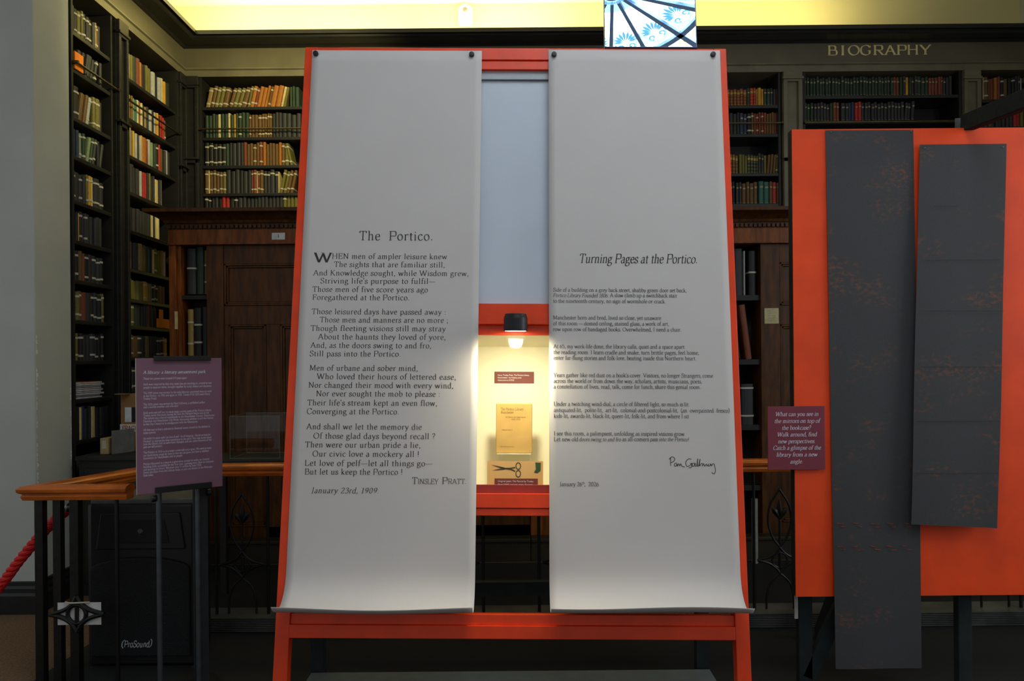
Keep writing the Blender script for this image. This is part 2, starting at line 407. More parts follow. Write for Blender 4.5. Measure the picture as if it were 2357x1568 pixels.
prof = [(0, 0), (0.035, 0), (0.035, 0.11), (0.022, 0.125), (0.022, 0.15), (0.012, 0.165), (0.012, 0.185), (0, 0.19)]
mb.sweep([(a + 0.001, u) for a, u in prof], [(-5.0, PY0, 0), (PXE, PY0, 0), (PXE, PY1, 0)])
struct(mb.build('baseboard_left', mat('black_skirting', (30, 30, 30), 0.4, var=0.2)))

# ceiling with a round skylight opening; mirrored glimpses of it decide where its middle lies
STAND_T = math.atan(0.1515)
STAND_ROLL = R(0.76)
STAND = Matrix.Translation((-0.029, 2.544, 0)) @ Matrix.Rotation(-STAND_T, 4, 'X') @ Matrix.Rotation(STAND_ROLL, 4, 'Y')
MIR_Y = -0.004
def reflect_to_ceiling(px, py, Z):
    l = on_plane(px, py, STAND, MIR_Y); p = STAND @ l
    n = (STAND.to_3x3() @ Vector((0, -1, 0))).normalized(); d = ray(px, py).normalized()
    r = d - 2 * d.dot(n) * n
    return p + r * ((Z - p.z) / r.z)
ZS = ZCEIL + 0.10
C0 = reflect_to_ceiling(1409, -27, ZS)
ring_r = [(reflect_to_ceiling(*q, ZS) - C0).length for q in ((1510, 111), (1565, 75), (1592, 42))]
RING = sum(ring_r) / 3
RSKY = RING * 1.55
def disc_hole(mb, z0, z1, r, x0, x1, y0, y1, n=48):
    for i in range(n):
        a, b = 2 * math.pi * i / n, 2 * math.pi * (i + 1) / n
        def outer(w):
            c, s_ = math.cos(w), math.sin(w); t = 1e9
            if c > 1e-6: t = min(t, (x1 - C0.x) / c)
            if c < -1e-6: t = min(t, (x0 - C0.x) / c)
            if s_ > 1e-6: t = min(t, (y1 - C0.y) / s_)
            if s_ < -1e-6: t = min(t, (y0 - C0.y) / s_)
            return (C0.x + c * t, C0.y + s_ * t)
        pa, pb = outer(a), outer(b)
        ia = (C0.x + r * math.cos(a), C0.y + r * math.sin(a)); ib = (C0.x + r * math.cos(b), C0.y + r * math.sin(b))
        poly = [ia, pa, pb, ib]
        for cxr in ((x0, y0), (x1, y0), (x1, y1), (x0, y1)):
            w = math.atan2(cxr[1] - C0.y, cxr[0] - C0.x) % (2 * math.pi)
            if a < w < b: poly = [ia, pa, cxr, pb, ib]
        mb.prism(poly, 'z', z0, z1)
mb = MB(); disc_hole(mb, ZCEIL, ZCEIL + 0.2, RSKY, -5, 5, -2.5, 7.05)
struct(mb.build('ceiling', M_CEIL))
# skylight: glazing, ribs, rings, painted palmettes
M_SKY = glow('lit_white_glass', (0.93, 0.97, 1.0), SKY_L, True)
M_SKYB = glow('pale_blue_glass', (0.50, 0.86, 1.0), 1.25, True)
M_SKYP = glow('painted_blue_glass', (0.16, 0.52, 0.78), 0.9, True)
M_SKYY = glow('painted_yellow_glass', (0.95, 0.85, 0.30), 1.1, True)
M_LEAD = mat('bloom_tinted_lead', (120, 160, 205), 0.5, var=0.1)  # blue tint in the lead imitates bloom from the lit glass
mb = MB()
mb.prism([(RSKY * math.cos(2 * math.pi * i / 64), RSKY * math.sin(2 * math.pi * i / 64)) for i in range(64)], 'z', 0.0, 0.02)
sky = struct(mb.build('window_1', M_SKY, M=Tr(C0.x, C0.y, ZS)))
angs = []
for q in ((1406, 111), (1487, 111), (1565, 73), (1595, 12)):
    d = reflect_to_ceiling(*q, ZS) - C0; angs.append(math.atan2(d.y, d.x))
step = (angs[2] - angs[0]) / 2
NR = max(8, round(2 * math.pi / abs(step)))
mb = MB()
def sky_bar(mb, a, r0, r1, w0, w1, z=-0.012):
    c, s_ = math.cos(a), math.sin(a)
    pts = [(r0 * c + w0 * s_, r0 * s_ - w0 * c), (r1 * c + w1 * s_, r1 * s_ - w1 * c), (r1 * c - w1 * s_, r1 * s_ + w1 * c), (r0 * c - w0 * s_, r0 * s_ + w0 * c)]
    mb.prism(pts, 'z', z - 0.03, z)
ribs = list(angs)
sp = 2 * math.pi - abs(angs[3] - angs[0]) % (2 * math.pi)
sgn = 1 if angs[2] > angs[0] else -1
NRR = round(sp / abs(step))
for k in range(1, NRR): ribs.append(angs[3] + sgn * sp * k / NRR)
for k, a in enumerate(ribs): sky_bar(mb, a, 0.12, RSKY, 0.012, 0.026 if k not in (0, 1) else 0.02)
mb.build('glazing_rib', M_LEAD, sky)
def ring(mb, r, w, z=-0.012, n=64, h=0.03):
    for i in range(n):
        a, b = 2 * math.pi * i / n, 2 * math.pi * (i + 1) / n
        mb.prism([((r - w) * math.cos(a), (r - w) * math.sin(a)), ((r + w) * math.cos(a), (r + w) * math.sin(a)),
                  ((r + w) * math.cos(b), (r + w) * math.sin(b)), ((r - w) * math.cos(b), (r - w) * math.sin(b))], 'z', z - h, z)
mb = MB(); ring(mb, RING, 0.024); ring(mb, RSKY - 0.02, 0.03); ring(mb, 0.05, 0.03); mb.build('glazing_ring', M_LEAD, sky)
mb = MB(); ring(mb, 0.22 * RING, 0.10 * RING, -0.001, h=0.002); mb.build('blue_border', M_SKYB, sky)
orn = MB(); orn2 = MB(); yel = MB()
def petal(mb, cx, cy, a, r0, r1, w):
    pts = [(r0 + (r1 - r0) * i / 8, w * math.sin(math.pi * (i / 8) ** 1.4)) for i in range(9)]
    poly = [(r, h) for r, h in pts] + [(r, -h) for r, h in pts[-2:0:-1]]
    mb.prism([(cx + r * math.cos(a) - h * math.sin(a), cy + r * math.sin(a) + h * math.cos(a)) for r, h in poly], 'z', -0.008, -0.002)
def flat_strip(mb, P, hw):
    P = [Vector((q[0], q[1], 0)) for q in P]
    for i in range(len(P) - 1):
        t = (P[i + 1] - P[i]).normalized(); n_ = Vector((-t.y, t.x, 0)) * hw
        mb.prism([tuple((P[i] - n_)[:2]), tuple((P[i + 1] - n_)[:2]), tuple((P[i + 1] + n_)[:2]), tuple((P[i] + n_)[:2])], 'z', -0.007, -0.002)
allr = sorted(a % (2 * math.pi) for a in ribs)
K = RING
for i, a in enumerate(allr):
    b = allr[(i + 1) % len(allr)]
    if b < a: b += 2 * math.pi
    m = (a + b) / 2; rr = K * 0.80; cx, cy = rr * math.cos(m), rr * math.sin(m)
    for k in range(-4, 5): petal(orn, cx, cy, m + math.pi + k * 0.30, 0.035 * K, (0.19 - abs(k) * 0.016) * K, 0.015 * K)
    for sg in (-1, 1):
        bx, by = cx + 0.05 * K * math.cos(m) - sg * 0.055 * K * math.sin(m), cy + 0.05 * K * math.sin(m) + sg * 0.055 * K * math.cos(m)
        P = [(bx + (0.045 - 0.0042 * j) * K * math.cos(sg * j * 0.8 + m), by + (0.045 - 0.0042 * j) * K * math.sin(sg * j * 0.8 + m)) for j in range(9)]
        flat_strip(orn, P, 0.009 * K)
    n = 12
    arc = [((K * (0.70 + 0.25 * math.sin(math.pi * j / n) ** 0.5)) * math.cos(a + (b - a) * (0.10 + 0.80 * j / n)), (K * (0.70 + 0.25 * math.sin(math.pi * j / n) ** 0.5)) * math.sin(a + (b - a) * (0.10 + 0.80 * j / n))) for j in range(n + 1)]
    flat_strip(orn2, arc, 0.010 * K)
    for f_ in (0.07, 0.93):
        w = a + (b - a) * f_
        P = [(K * 0.90 * math.cos(w) + (0.03 - 0.003 * j) * K * math.cos(j * 0.8), K * 0.90 * math.sin(w) + (0.03 - 0.003 * j) * K * math.sin(j * 0.8)) for j in range(8)]
        flat_strip(orn2, P, 0.006 * K)
    for j in range(3):
        w = a + (b - a) * (0.2 + 0.3 * j); rr = K * 1.14
        flat_strip(yel, [(rr * math.cos(w) + 0.030 * K * math.cos(q), rr * math.sin(w) + 0.030 * K * math.sin(q)) for q in [x * math.pi / 4 for x in range(9)]], 0.007 * K)
    for j in range(14):
        w = a + (b - a) * (j + 0.5) / 14
        petal(orn, K * 1.27 * math.cos(w), K * 1.27 * math.sin(w), w, 0, 0.035 * K, 0.012 * K)
    for j in range(4):
        w = a + (b - a) * (j + 0.5) / 4
        petal(orn, K * 0.17 * math.cos(w), K * 0.17 * math.sin(w), w, 0, 0.03 * K, 0.009 * K)
orn.build('painted_palmette', M_SKYP, sky); orn2.build('painted_border', M_SKYB, sky); yel.build('painted_rosette', M_SKYY, sky)

# cornice, frieze and lower moulding round two walls
def ZB(py, px=460, Y=SY): return W(px, py, Y).z
zF1, zF0, zL0 = ZB(116), ZB(159), ZB(178)
def run(prof, name, m, label=None):
    # profile is (projection from the bookcase face, height); path keeps the room on its right hand
    mb = MB()
    mb.sweep([(a, z) for a, z in prof], [(SX, PY1 + 0.005, 0), (SX, SY, 0), (4.6, SY, 0)])
    return struct(mb.build(name, m, smooth=30), label)
zc0 = ZB(93.5, 460, 6.3) + 0.03
run([(-0.44, zc0 - 0.014), (0.02, zc0 - 0.014), (0.035, zc0 - 0.002), (0.15, zc0), (0.165, zc0 + 0.012), (0.165, zc0 + 0.030), (0.178, zc0 + 0.034), (0.178, zc0 + 0.052), (0.195, zc0 + 0.062), (0.20, ZC - 0.012), (0.19, ZC), (-0.44, ZC - 0.02)], 'trim_cornice', M_CASE, 'black moulded cornice running above the bookcases')
fr = run([(-0.4, zF0), (0.0, zF0), (0.0, zc0 - 0.014), (-0.4, zc0 - 0.014)], 'trim_frieze', mat('olive_frieze_board', (104, 98, 76), 0.45, var=0.1, scale=5), 'plain dark frieze board above the bookcases')
run([(-0.4, zL0), (0.012, zL0), (0.016, zF0 - 0.02), (0.03, zF0 - 0.012), (0.03, zF0), (-0.4, zF0)], 'trim_architrave', M_FRIEZE, 'narrow dark moulding under the frieze')
mb = MB()
MF = Tr(0, SY, 0)
xs = {'B': (1906, 1925), 'I': (1935, 1944), 'O': (1953, 1977), 'G': (1981, 2004), 'R': (2011, 2033), 'A': (2038, 2060), 'P': (2065, 2084), 'H': (2089, 2113), 'Y': (2118, 2141)}
for ch, (a, b) in xs.items(): px_text(mb, MF, ch, a - 2, b + 2, 126.3 - (a - 2020) * 0.0085, 31.5, yl=-0.003, wgt=0.06, thin=0.024)
mb.build('gilt_lettering', mat('bright_gilt', (250, 226, 156), 0.5, metal=0.0, var=0.08), fr, MF)

# ================================================================== BOOKCASES
def case_frame(axis):
    """matrix whose x runs along the shelves left to right, y into the case, z up"""
    if axis == 'back': return Tr(0, SY, 0)
    return Tr(SX, 0, 0) @ Matrix.Rotation(R(90), 4, 'Z')
def bookcase(axis, a0, a1, z0, z1, shelves, label, left_pil=None, right_pil=None, rod=None, depth=0.32, pm=None):
    Mx = case_frame(axis)
    root = thing('bookcase', label, 'bookcase', Mx @ Tr((a0 + a1) / 2, 0, 0))
    off = -(a0 + a1) / 2
    p = MB(); p.box(a0 + off, a1 + off, depth - 0.02, depth, z0, z1); p.build('back_panel', M_CASEIN, root)
    for x in (a0, a1 - 0.02):
        p = MB(); p.box(x + off, x + 0.02 + off, 0.0, depth - 0.02, z0, z1); p.build('side_panel', M_CASEIN, root)
    for z in shelves:
        p = MB(); p.box(a0 + 0.02 + off, a1 - 0.02 + off, 0.004, depth - 0.02, z - 0.028, z); p.build('shelf', M_CASE, root, bevel=0.004)
    for pl in (left_pil, right_pil):
        if not pl: continue
        x0, x1, zt, zm = pl; x0 += off; x1 += off; w = x1 - x0
        p = MB(); p.box(x0, x1, -0.01, depth, z0, z1)
        p.box(x0, x0 + 0.22 * w, -0.035, -0.01, z0, zt); p.box(x1 - 0.22 * w, x1, -0.035, -0.01, z0, zt)
        p.box(x0, x1, -0.035, -0.01, zt, zt + 0.02); p.box(x0 - 0.008, x1 + 0.008, -0.045, -0.01, zt + 0.02, zt + 0.04)
        p.box(x0, x1, -0.035, -0.01, zt + 0.04, z1)
        p.box(x0, x1, -0.035, -0.01, zm - 0.03, zm + 0.02); p.box(x0 - 0.006, x1 + 0.006, -0.05, -0.01, zm, zm + 0.018)
        p.build('pilaster', pm or M_CASE, root, bevel=0.003)  # left-hand pilasters get the darker paint to stand in for shade there
    if rod:
        p = MB(); p.tube([(rod[0] + off, -0.02, rod[2]), (rod[1] + off, -0.02, rod[3] if len(rod) > 3 else rod[2])], 0.008, 8)
        for x in (rod[0], rod[1]): p.tube([(x + off, -0.035, rod[2]), (x + off, 0.01, rod[2])], 0.012, 8)
        p.build('brass_rod', M_BRASS, root, smooth=True)
    return root
def xb(px, py=300): return W(px, py, SY).x
def yl_(px, py=450): return WX(px, py, SX).y
ZA = [3.705, 3.457, 3.138, 2.883, 2.588, 2.324, 2.062, 1.795, 1.525, 1.267, 0.993, 0.79]
ZBB = [3.663, 3.362, 3.082, 2.804, 2.515, 2.224, 1.993, 1.790, 1.55, 1.29, 1.03]
ZL = [3.756, 3.488, 3.24, 2.995, 2.78]
ZR = [3.733, 3.479, 3.133, 2.865]
ZO = [3.811, 3.589, 3.30]
ZX = [W(2310, 228, SY).z, W(2310, 291, SY).z]
yA0, yA1, yP0, yP1, yB1 = PY1 + 0.01, 5.345, yl_(267), yl_(289), 6.36
rodA = WX(170, 138, SX + 0.02); rodB = WX(272, 208, SX + 0.02)
bcA = bookcase('left', yA0, yA1, 0.0, zL0, ZA, 'dark bookcase beside the white pier, nearer of two on the left wall', None, (yP0, yP1, WX(278, 92, SX).z, WX(278, 287, SX).z), rod=(yA0 + 0.02, yA1 + 0.03, rodB.z - 0.0))
rodC = WX(290, 226, SX + 0.02)
bcB = bookcase('left', yP1 + 0.001, yB1, 0.0, zL0, ZBB, 'dark bookcase of mixed bright spines in the left corner', None, (yB1 + 0.001, SY - 0.01, 3.9, 3.2), rod=(yP1 + 0.02, yB1, rodC.z))
zmid = ZB(300, 440)
bcL = bookcase('back', xb(460), xb(1090), 2.70, zL0, ZL, 'dark bookcase on the back wall just left of the poster stand', (xb(426), xb(459.5), ZB(205, 440), ZB(370, 440)), (xb(1091), xb(1139), ZB(205, 440), ZB(370, 440)), rod=(xb(462), xb(1085), ZB(298, 560)))
bcR = bookcase('back', xb(1140), xb(1797), 2.72, zL0, ZR, 'dark bookcase seen between the poster stand and the orange board', None, (xb(1801), xb(1845), ZB(190, 1820), ZB(366, 1820)), rod=(xb(1142), xb(1799), ZB(284.7, 1740)), pm=M_FRIEZE)
bcO = bookcase('back', xb(1849), xb(2213), 2.72, zL0, ZO, 'dark bookcase under the gilt BIOGRAPHY lettering', None, (xb(2216), xb(2254), ZB(190, 2230), ZB(390, 2230)), rod=(xb(1851), xb(2212), ZB(282, 2000)), pm=M_FRIEZE)
bcX = bookcase('back', xb(2255), xb(2560), 2.72, zL0, ZX + [3.25], 'dark bookcase at the far right edge behind the slanting beam')

# ------------------------------------------------------------------ books
BC = {'K': (30, 30, 30), 'D': (46, 47, 48), 'G': (42, 62, 44), 'B': (42, 54, 78), 'N': (106, 76, 36), 'O': (170, 104, 30), 'T': (154, 128, 68),
      'Y': (204, 152, 40), 'W': (172, 172, 168), 'R': (176, 40, 34), 'E': (50, 104, 92), 'L': (112, 104, 44), 'M': (124, 62, 36), 'P': (214, 194, 132), 'F': (128, 146, 104)}
BN = {'K': 'black', 'D': 'dark grey', 'G': 'dark green', 'B': 'navy blue', 'N': 'brown', 'O': 'orange brown', 'T': 'tan', 'Y': 'yellow', 'W': 'grey white',
      'R': 'red', 'E': 'teal', 'L': 'olive', 'M': 'maroon', 'P': 'cream', 'F': 'light green'}
def book_mesh(c, style):
    key = 'book_' + c + style
    if key in bpy.data.meshes: return bpy.data.meshes[key]
    b = MB(); arc = [(-0.5, 0.09), (-0.42, 0.035), (-0.22, 0.006), (0, 0), (0.22, 0.006), (0.42, 0.035), (0.5, 0.09)]
    b.prism(arc + [(0.38, 0.11), (-0.38, 0.11)], 'z', 0, 1)
    b.box(-0.5, -0.37, 0.09, 1, 0, 1); b.box(0.37, 0.5, 0.09, 1, 0, 1)
    b.m = 1; b.box(-0.37, 0.37, 0.10, 0.96, 0.02, 0.965)
    def band(z0, z1):
        o = [(x * 1.012, y - 0.008) for x, y in arc]
        b.prism(o + [(x * 0.97, y + 0.01) for x, y in arc[::-1]], 'z', z0, z1)
    if style == 'g':
        b.m = 2
        for z in (0.06, 0.24, 0.42, 0.60, 0.90): band(z, z + 0.022)
        band(0.70, 0.84)
    if style == 'b':
        b.m = 2; b.box(-0.30, 0.30, -0.012, 0.03, 0.71, 0.79); b.box(-0.34, 0.34, -0.008, 0.03, 0.05, 0.065)
    m = mat('cloth_' + BN[c].replace(' ', '_'), BC[c], 0.6, var=0.18, scale=9, bump=0.05)
    m2 = M_GOLD if style == 'g' else mat('dull_gilt_label', (150, 140, 104), 0.6, var=0.1)
    me = b.mesh(key, [m, M_PAGES] + ([m2] if style else [])); return me
def tie_mesh(z0, z1):
    key = 'linen_tie_%d_%d' % (round(z0 * 100), round(z1 * 100))
    if key in bpy.data.meshes: return bpy.data.meshes[key]
    b = MB(); arc = [(-0.5, 0.09), (-0.42, 0.035), (-0.22, 0.006), (0, 0), (0.22, 0.006), (0.42, 0.035), (0.5, 0.09)]
    o = [(x * 1.06, y * 1.0 - 0.018) for x, y in arc]
    b.prism(o + [(0.53, 1.015), (-0.53, 1.015)], 'z', z0, z1)
    return b.mesh(key, M_TIE)
BOOKS = []
ORD = ['first', 'second', 'third', 'fourth', 'fifth', 'sixth', 'seventh', 'eighth', 'ninth', 'tenth', 'eleventh', 'twelfth', 'thirteenth', 'fourteenth', 'fifteenth',
       'sixteenth', 'seventeenth', 'eighteenth', 'nineteenth', 'twentieth']
TENS = {20: 'twenty', 30: 'thirty', 40: 'forty'}
def ordinal(i):
    if i < 20: return ORD[i]
    n = i + 1; t = n // 10 * 10
    if n == 30: return 'thirtieth'
    if n == 40: return 'fortieth'
    return TENS[t] + '-' + ORD[n - t - 1]
def row(axis, a0, a1, z, h, toks, where, shelf, depth=0.15, lean=12, inset=0.015):
    out = []
    for t in toks.split():
        n = 1
        if '*' in t: t, n = t.split('*'); n = int(n)
        out += [t] * n
    wid = [(int(t[1]) if len(t) > 1 and t[1].isdigit() else 3) for t in out]
    def lean_of(t):
        if t is None or t[0] == '_': return 0.0
        return R(lean + 4) if '//' in t else R(lean) if '/' in t else -R(lean) if '\\' in t else 0.0
    gaps = []      # room a leaning book needs before the next, more upright one
    for i, t in enumerate(out):
        g = 0.0; an = lean_of(t); nx = lean_of(out[i + 1]) if i + 1 < len(out) else 0.0
        blank = i + 1 < len(out) and out[i + 1][0] == '_'
        if an > nx and not blank: g = (math.sin(max(an, 0)) - math.sin(min(max(nx, 0), an))) * h * 1.02 + (math.sin(-nx) * h if nx < 0 else 0)
        elif nx < 0 and an == 0: g = math.sin(-nx) * h * 1.02
        gaps.append(g)
    k = (a1 - a0 - sum(gaps)) / sum(wid); x = a0; Mx = case_frame(axis)
    nth = -1
    for i, (t, w) in enumerate(zip(out, wid)):
        if t[0] != '_': nth += 1
        w *= k; c = t[0]; mods = t[2:] if len(t) > 1 and t[1].isdigit() else t[1:]
        if c == '_': x += w; continue
        bh = h * random.uniform(0.93, 1.04) * (0.86 if 's' in mods else 1.08 if 'x' in mods else 1)
        ang = 0.0
        if '/' in mods: ang = R(lean + (4 if '//' in mods else 0))
        if '\\' in mods: ang = -R(lean)
        bw = w * 0.95 * (math.cos(ang) * 0.97 if ang else 1)
        yy = inset + random.uniform(0, 0.016)
        if ang > 0: Mb = Mx @ Tr(x + w, yy, z) @ Matrix.Rotation(ang, 4, 'Y') @ Tr(-bw / 2, 0, 0) @ Tr(-math.sin(ang) * bh * 0.6, 0, 0)
        elif ang < 0: Mb = Mx @ Tr(x, yy, z) @ Matrix.Rotation(ang, 4, 'Y') @ Tr(bw / 2, 0, 0)
        else: Mb = Mx @ Tr(x + w / 2, yy, z)
        if ang > 0:
            Mb = Mx @ Tr(x + w * 0.5, yy, z + abs(math.sin(ang)) * bw / 2) @ Matrix.Rotation(ang, 4, 'Y')
        elif ang < 0:
            Mb = Mx @ Tr(x + w * 0.5, yy, z + abs(math.sin(ang)) * bw / 2) @ Matrix.Rotation(ang, 4, 'Y')
        style = 'g' if 'g' in mods else 'b' if 'b' in mods else ''
        ties = []
        if 't' in mods:
            d1, d2 = random.uniform(-0.03, 0.03), random.uniform(-0.03, 0.03)
            ties = [round(0.15 + d1, 2), round(0.81 + d2, 2)]
        if 'u' in mods: ties = [0.8]
        d = depth * random.uniform(0.9, 1.05)
        p0 = Mx @ Vector((x, 0, z)); p1 = Mx @ Vector((x + w, 0, z + bh)); q0, q1 = proj(p0), proj(p1)
        area_ = abs(q1[0] - q0[0]) * abs(q1[1] - q0[1])
        desc = ('white-tied ' if ties else 'gilt-banded ' if style == 'g' else 'pale-labelled ' if style == 'b' else 'plain ') + BN[c] + ' book'
        lab = '%s, %s from left, %s shelf %s' % (desc, ordinal(nth), shelf, where)
        BOOKS.append(dict(M=Mb @ Matrix.Diagonal((bw, d, bh, 1)), c=c, style=style, ties=ties, h=bh, area=area_, label=lab, px=q0, group='books on the %s shelf %s' % (shelf, where)))
        x += w + gaps[i]
def yx(px, z):   # place along the left bookcases of a pixel column at height z
    Y = 5.5
    for _ in range(5):
        py = CY - (z - H) / Y * F; Y = WX(px, py, SX).y
    return Y
SH = ['top', 'second', 'third', 'fourth', 'fifth', 'sixth', 'seventh', 'eighth', 'ninth', 'tenth', 'eleventh', 'twelfth']
A_ROWS = [
 ('K4 K3t L3t L2t K3t K3t K3t D3 T2t N2t K3 _2', 0.185), ('_6 D4/ D3/ D3/ D4/ K3/ D3t/ K3 _2', 0.17), ('T2t K5t N4/ N3/ W3t/ L3t L4t D3 _1', 0.215),
 ('Y2 B4 B3 F3t G3t F3/ G3t/ D3t/ K3 D3/ _1', 0.19), ('D4t D4 D3t D3 L2t Y3t P2t D5t D4t', 0.205), ('K4t K3 Y2 K3t D3 D3t D4 D4 D4 D4 D3', 0.20),
 ('K3t K3t N3 M2 K4t D4 D4t D3t K3t', 0.195), ('L3t L3t N3t M4 D4 K3t D3t K3t L2t', 0.195), ('K3t L3t K3t D3 D3 D4t K3t K3 K2t', 0.185)]
WA = 'of bookcase beside white pier'
for i, (t, h) in enumerate(A_ROWS): row('left', yA0 + 0.03, yx(246, ZA[i]), ZA[i] + 0.0005, h, t, WA, SH[i])
row('left', yA0 + 0.03, yx(262, ZA[10]), ZA[10] + 0.0005, 0.215, 'K5 P2 B3 D3 K2 P5 K3 D5 K4', WA, SH[10], depth=0.2)
B_ROWS = [
 ('W3 P2 L2 G3 M3 O2 K3 L2 L3 W3 K3 W3 P2 Y2 D2 D3', 0.205, 400), ('N3 W2 T2 N2 F2 E3 P2 M2 P2 D3 T2 D3 W3 K3 W2 Y2 K2 R4 R2 N2t', 0.19, 390), ('W2 D2 W2 T2 L2 Y2 W2 D3 W2 Y2 O4 M3 W3 F3 G2 K3t R2 R2 N3 D2 W3 D3', 0.21, 398),
 ('M2 D4 D4 D3 D3 W2 D2 R3 R2 K2 L2 D3 D2 P5 D2 W2', 0.215, 382), ('D3 T2 K4 D3*6 P1 D3 W2 P3', 0.19, 374), ('Y3 P2 M3 D3 D3 T3 L2 L2 G3 E1 K3 P1 L3t L3 L3 T2 W1 R2', 0.205, 390),
 ('L2 Y2 L3*6 Y3t Y3 L3 K3t K3t K3t N4 N3 O2', 0.15, 388), ('L3 L2 L3t G3 D4 D3 B3 M2 D3 D3 N2 _9', 0.17, 388), ('N4t N4t N4 D3t D3 L3 D3*3 D3t K3t T2t Y2t', 0.165, 392), ('D4t D4t K4 D4 D4 K3 D4', 0.19, 390)]
WB = 'of corner bookcase on left wall'
for i, (t, h, pe) in enumerate(B_ROWS): row('left', yP1 + 0.03, yx(pe, ZBB[i]), ZBB[i] + 0.0005, h, t, WB, SH[i])
WL = 'of bookcase left of posters'
L_ROWS = [
 ('T4t/ N3t/ L3t/ L3t/ N4t/ _1 N3t// L3t// L3t// N4t// _1 L2t/ O3t/ M2t/ O3/ O3/ O2/ N2t/ O4/ O4/ P2t/ L2/ G2 G2 G3 _1', 0.185, 690),
 ('G3 G3 G3 G2 P3 G3 G3 P2t G3 Y2 G2 G3t G3 G3 N2t N3 N3 N3t N3t N2t N2t N2t K3 D3 D3 D4 D4 D4 D4', 0.215, 690),
 ('K4t*5 G3 D3 D4 D4 D3 M3 N3 N3 N3t N3 M3t O3 N3 N3 N3 N3 O3 N3t L4t _1 L3t\\ _2', 0.205, 688),
 ('N3t P1 N3t N3t N3t N3t L3t D4 D4 D4 D3 D4 D3 M2t M3t P1 M2t N3t D3u D3u D4u D3u P1 L3t/ L3t/ N3t/ N3t/ K3', 0.205, 690),
 ('K3t K2t K3 D3 K3 R3 R3 K4 K3t D4 D3*8 D3 D3 D3 L3t L3 L3 L3 N3t', 0.19, 690)]
for i, (t, h, pe) in enumerate(L_ROWS): row('back', xb(469, 830 - (ZL[i] - H) / SY * F), xb(pe, 300), ZL[i] + 0.0005, h, t, WL, SH[i])
WR = 'of bookcase right of posters'
row('back', xb(1668), xb(1796), ZR[0] + 0.0005, 0.152, 'M3g*7 G3b R3g R2g T2g Y3 Y2 G3b G3b D3b D3 N2', WR, SH[0])
row('back', xb(1672), xb(1796), ZR[1] + 0.0005, 0.19, 'D3 D3 D3 D2 B3b B3b K3t N2t M2 M2t M2 M2t M2 N2 N2 N2 M2 M2', WR, SH[1])
row('back', xb(1674), xb(1795), ZR[2] + 0.0005, 0.172, 'L3 N3g N3g N3g _1 L3 L3 L3 G3g G3g G3g G2g D3b D3b L3 N3/ N3/ N3/ L3t/ _1', WR, SH[2], lean=5)
row('back', xb(1680), xb(1796), ZR[3] + 0.0005, 0.195, 'D3b D2b _1 D3b D3b N4b N3b N4b N4b _1 E5b E5b N3b R4b N3b', WR, SH[3])
WO = 'of case under BIOGRAPHY lettering'
row('back', xb(1853), xb(2197), ZO[0] + 0.0005, 0.165, 'G3b*29 M3b M3b G3 D3b Y3 G2 D3b D3b G4b G4b G3b M3b M3b M3b M3 M2b D3b D3 D3', WO, SH[0])
row('back', xb(1853), xb(2110), ZO[1] + 0.0005, 0.165, 'G3b G3b G3b D3b D3b D3b D3b D3b G3 M3b M3b _1 D4b D3b B3 B3 R3b R3b D3b*13 D3b/ D3b/ D3b/', WO, SH[1], lean=4)
WXR = 'of bookcase at far right'
row('back', xb(2262), xb(2420), ZX[0] + 0.0005, 0.20, 'K2 P1 N4t N2 M3 O3 M3 K3t N4 K3 K3t D2 D3b W2 D3 N3 D3 D3 D3 K3 K3 K3', WXR, SH[0])
row('back', xb(2262), xb(2420), ZX[1] + 0.0005, 0.165, 'D3 M3 N3 D3 D3 D3 D3 D3 D3 R3b R3b L3 K3 M3 M3 G3 G3 G3 K3', WXR, SH[1])

# ------------------------------------------------------------------ two mahogany doorcases standing in front of the back wall
DY = 5.6
def doorcase(px0, px1, mirror, label):
    """x runs outward from the corner seen in the photograph"""
    sg = -1 if mirror else 1
    root = thing('doorcase', label, 'doorcase', (0, DY, 0))
    def X(px, py=600): return W(px, py, DY).x
    def Z(py, px=None): return W(px if px else (px0 + px1) / 2, py, DY).z
    a, b = X(px0), X(px1); lo, hi = min(a, b), max(a, b)
    D = 0.5
    zt = Z(484); z2 = Z(512); z3 = Z(526); z4 = Z(561)
    p = MB()   # cornice, moulded, with returns
    e = 0.14
    prof = [(0.0, z2), (0.02, z2), (0.03, z2 + 0.02), (0.05, z2 + 0.03), (0.10, zt - 0.03), (0.13, zt - 0.025), (0.135, zt), (0.0, zt)]
    p.sweep([(q, z) for q, z in prof], [(lo, 0, 0), (hi, 0, 0), (hi, D, 0)] if mirror else [(lo, D, 0), (lo, 0, 0), (hi, 0, 0)])
    p.box(lo, hi, 0.0, D, z2, zt - 0.002); p.build('cornice', M_MAHOGD, root, smooth=30)
    p = MB(); n = int((hi - lo) / 0.034)
    for i in range(n): p.box(lo + i * 0.034 + 0.005, lo + i * 0.034 + 0.026, -0.022, 0.0, z3 + 0.008, z3 + 0.034)
    p.box(lo, hi, 0.0, D, z3, z2); p.build('dentil_band', M_MAHOGD, root)
    p = MB(); p.box(lo, hi, -0.008, D, z4, z3); p.box(lo, hi, -0.018, -0.008, z4, z4 + 0.012); p.build('frieze', M_MAHOG, root, bevel=0.002)
    return root, X, Z, lo, hi, z4, D
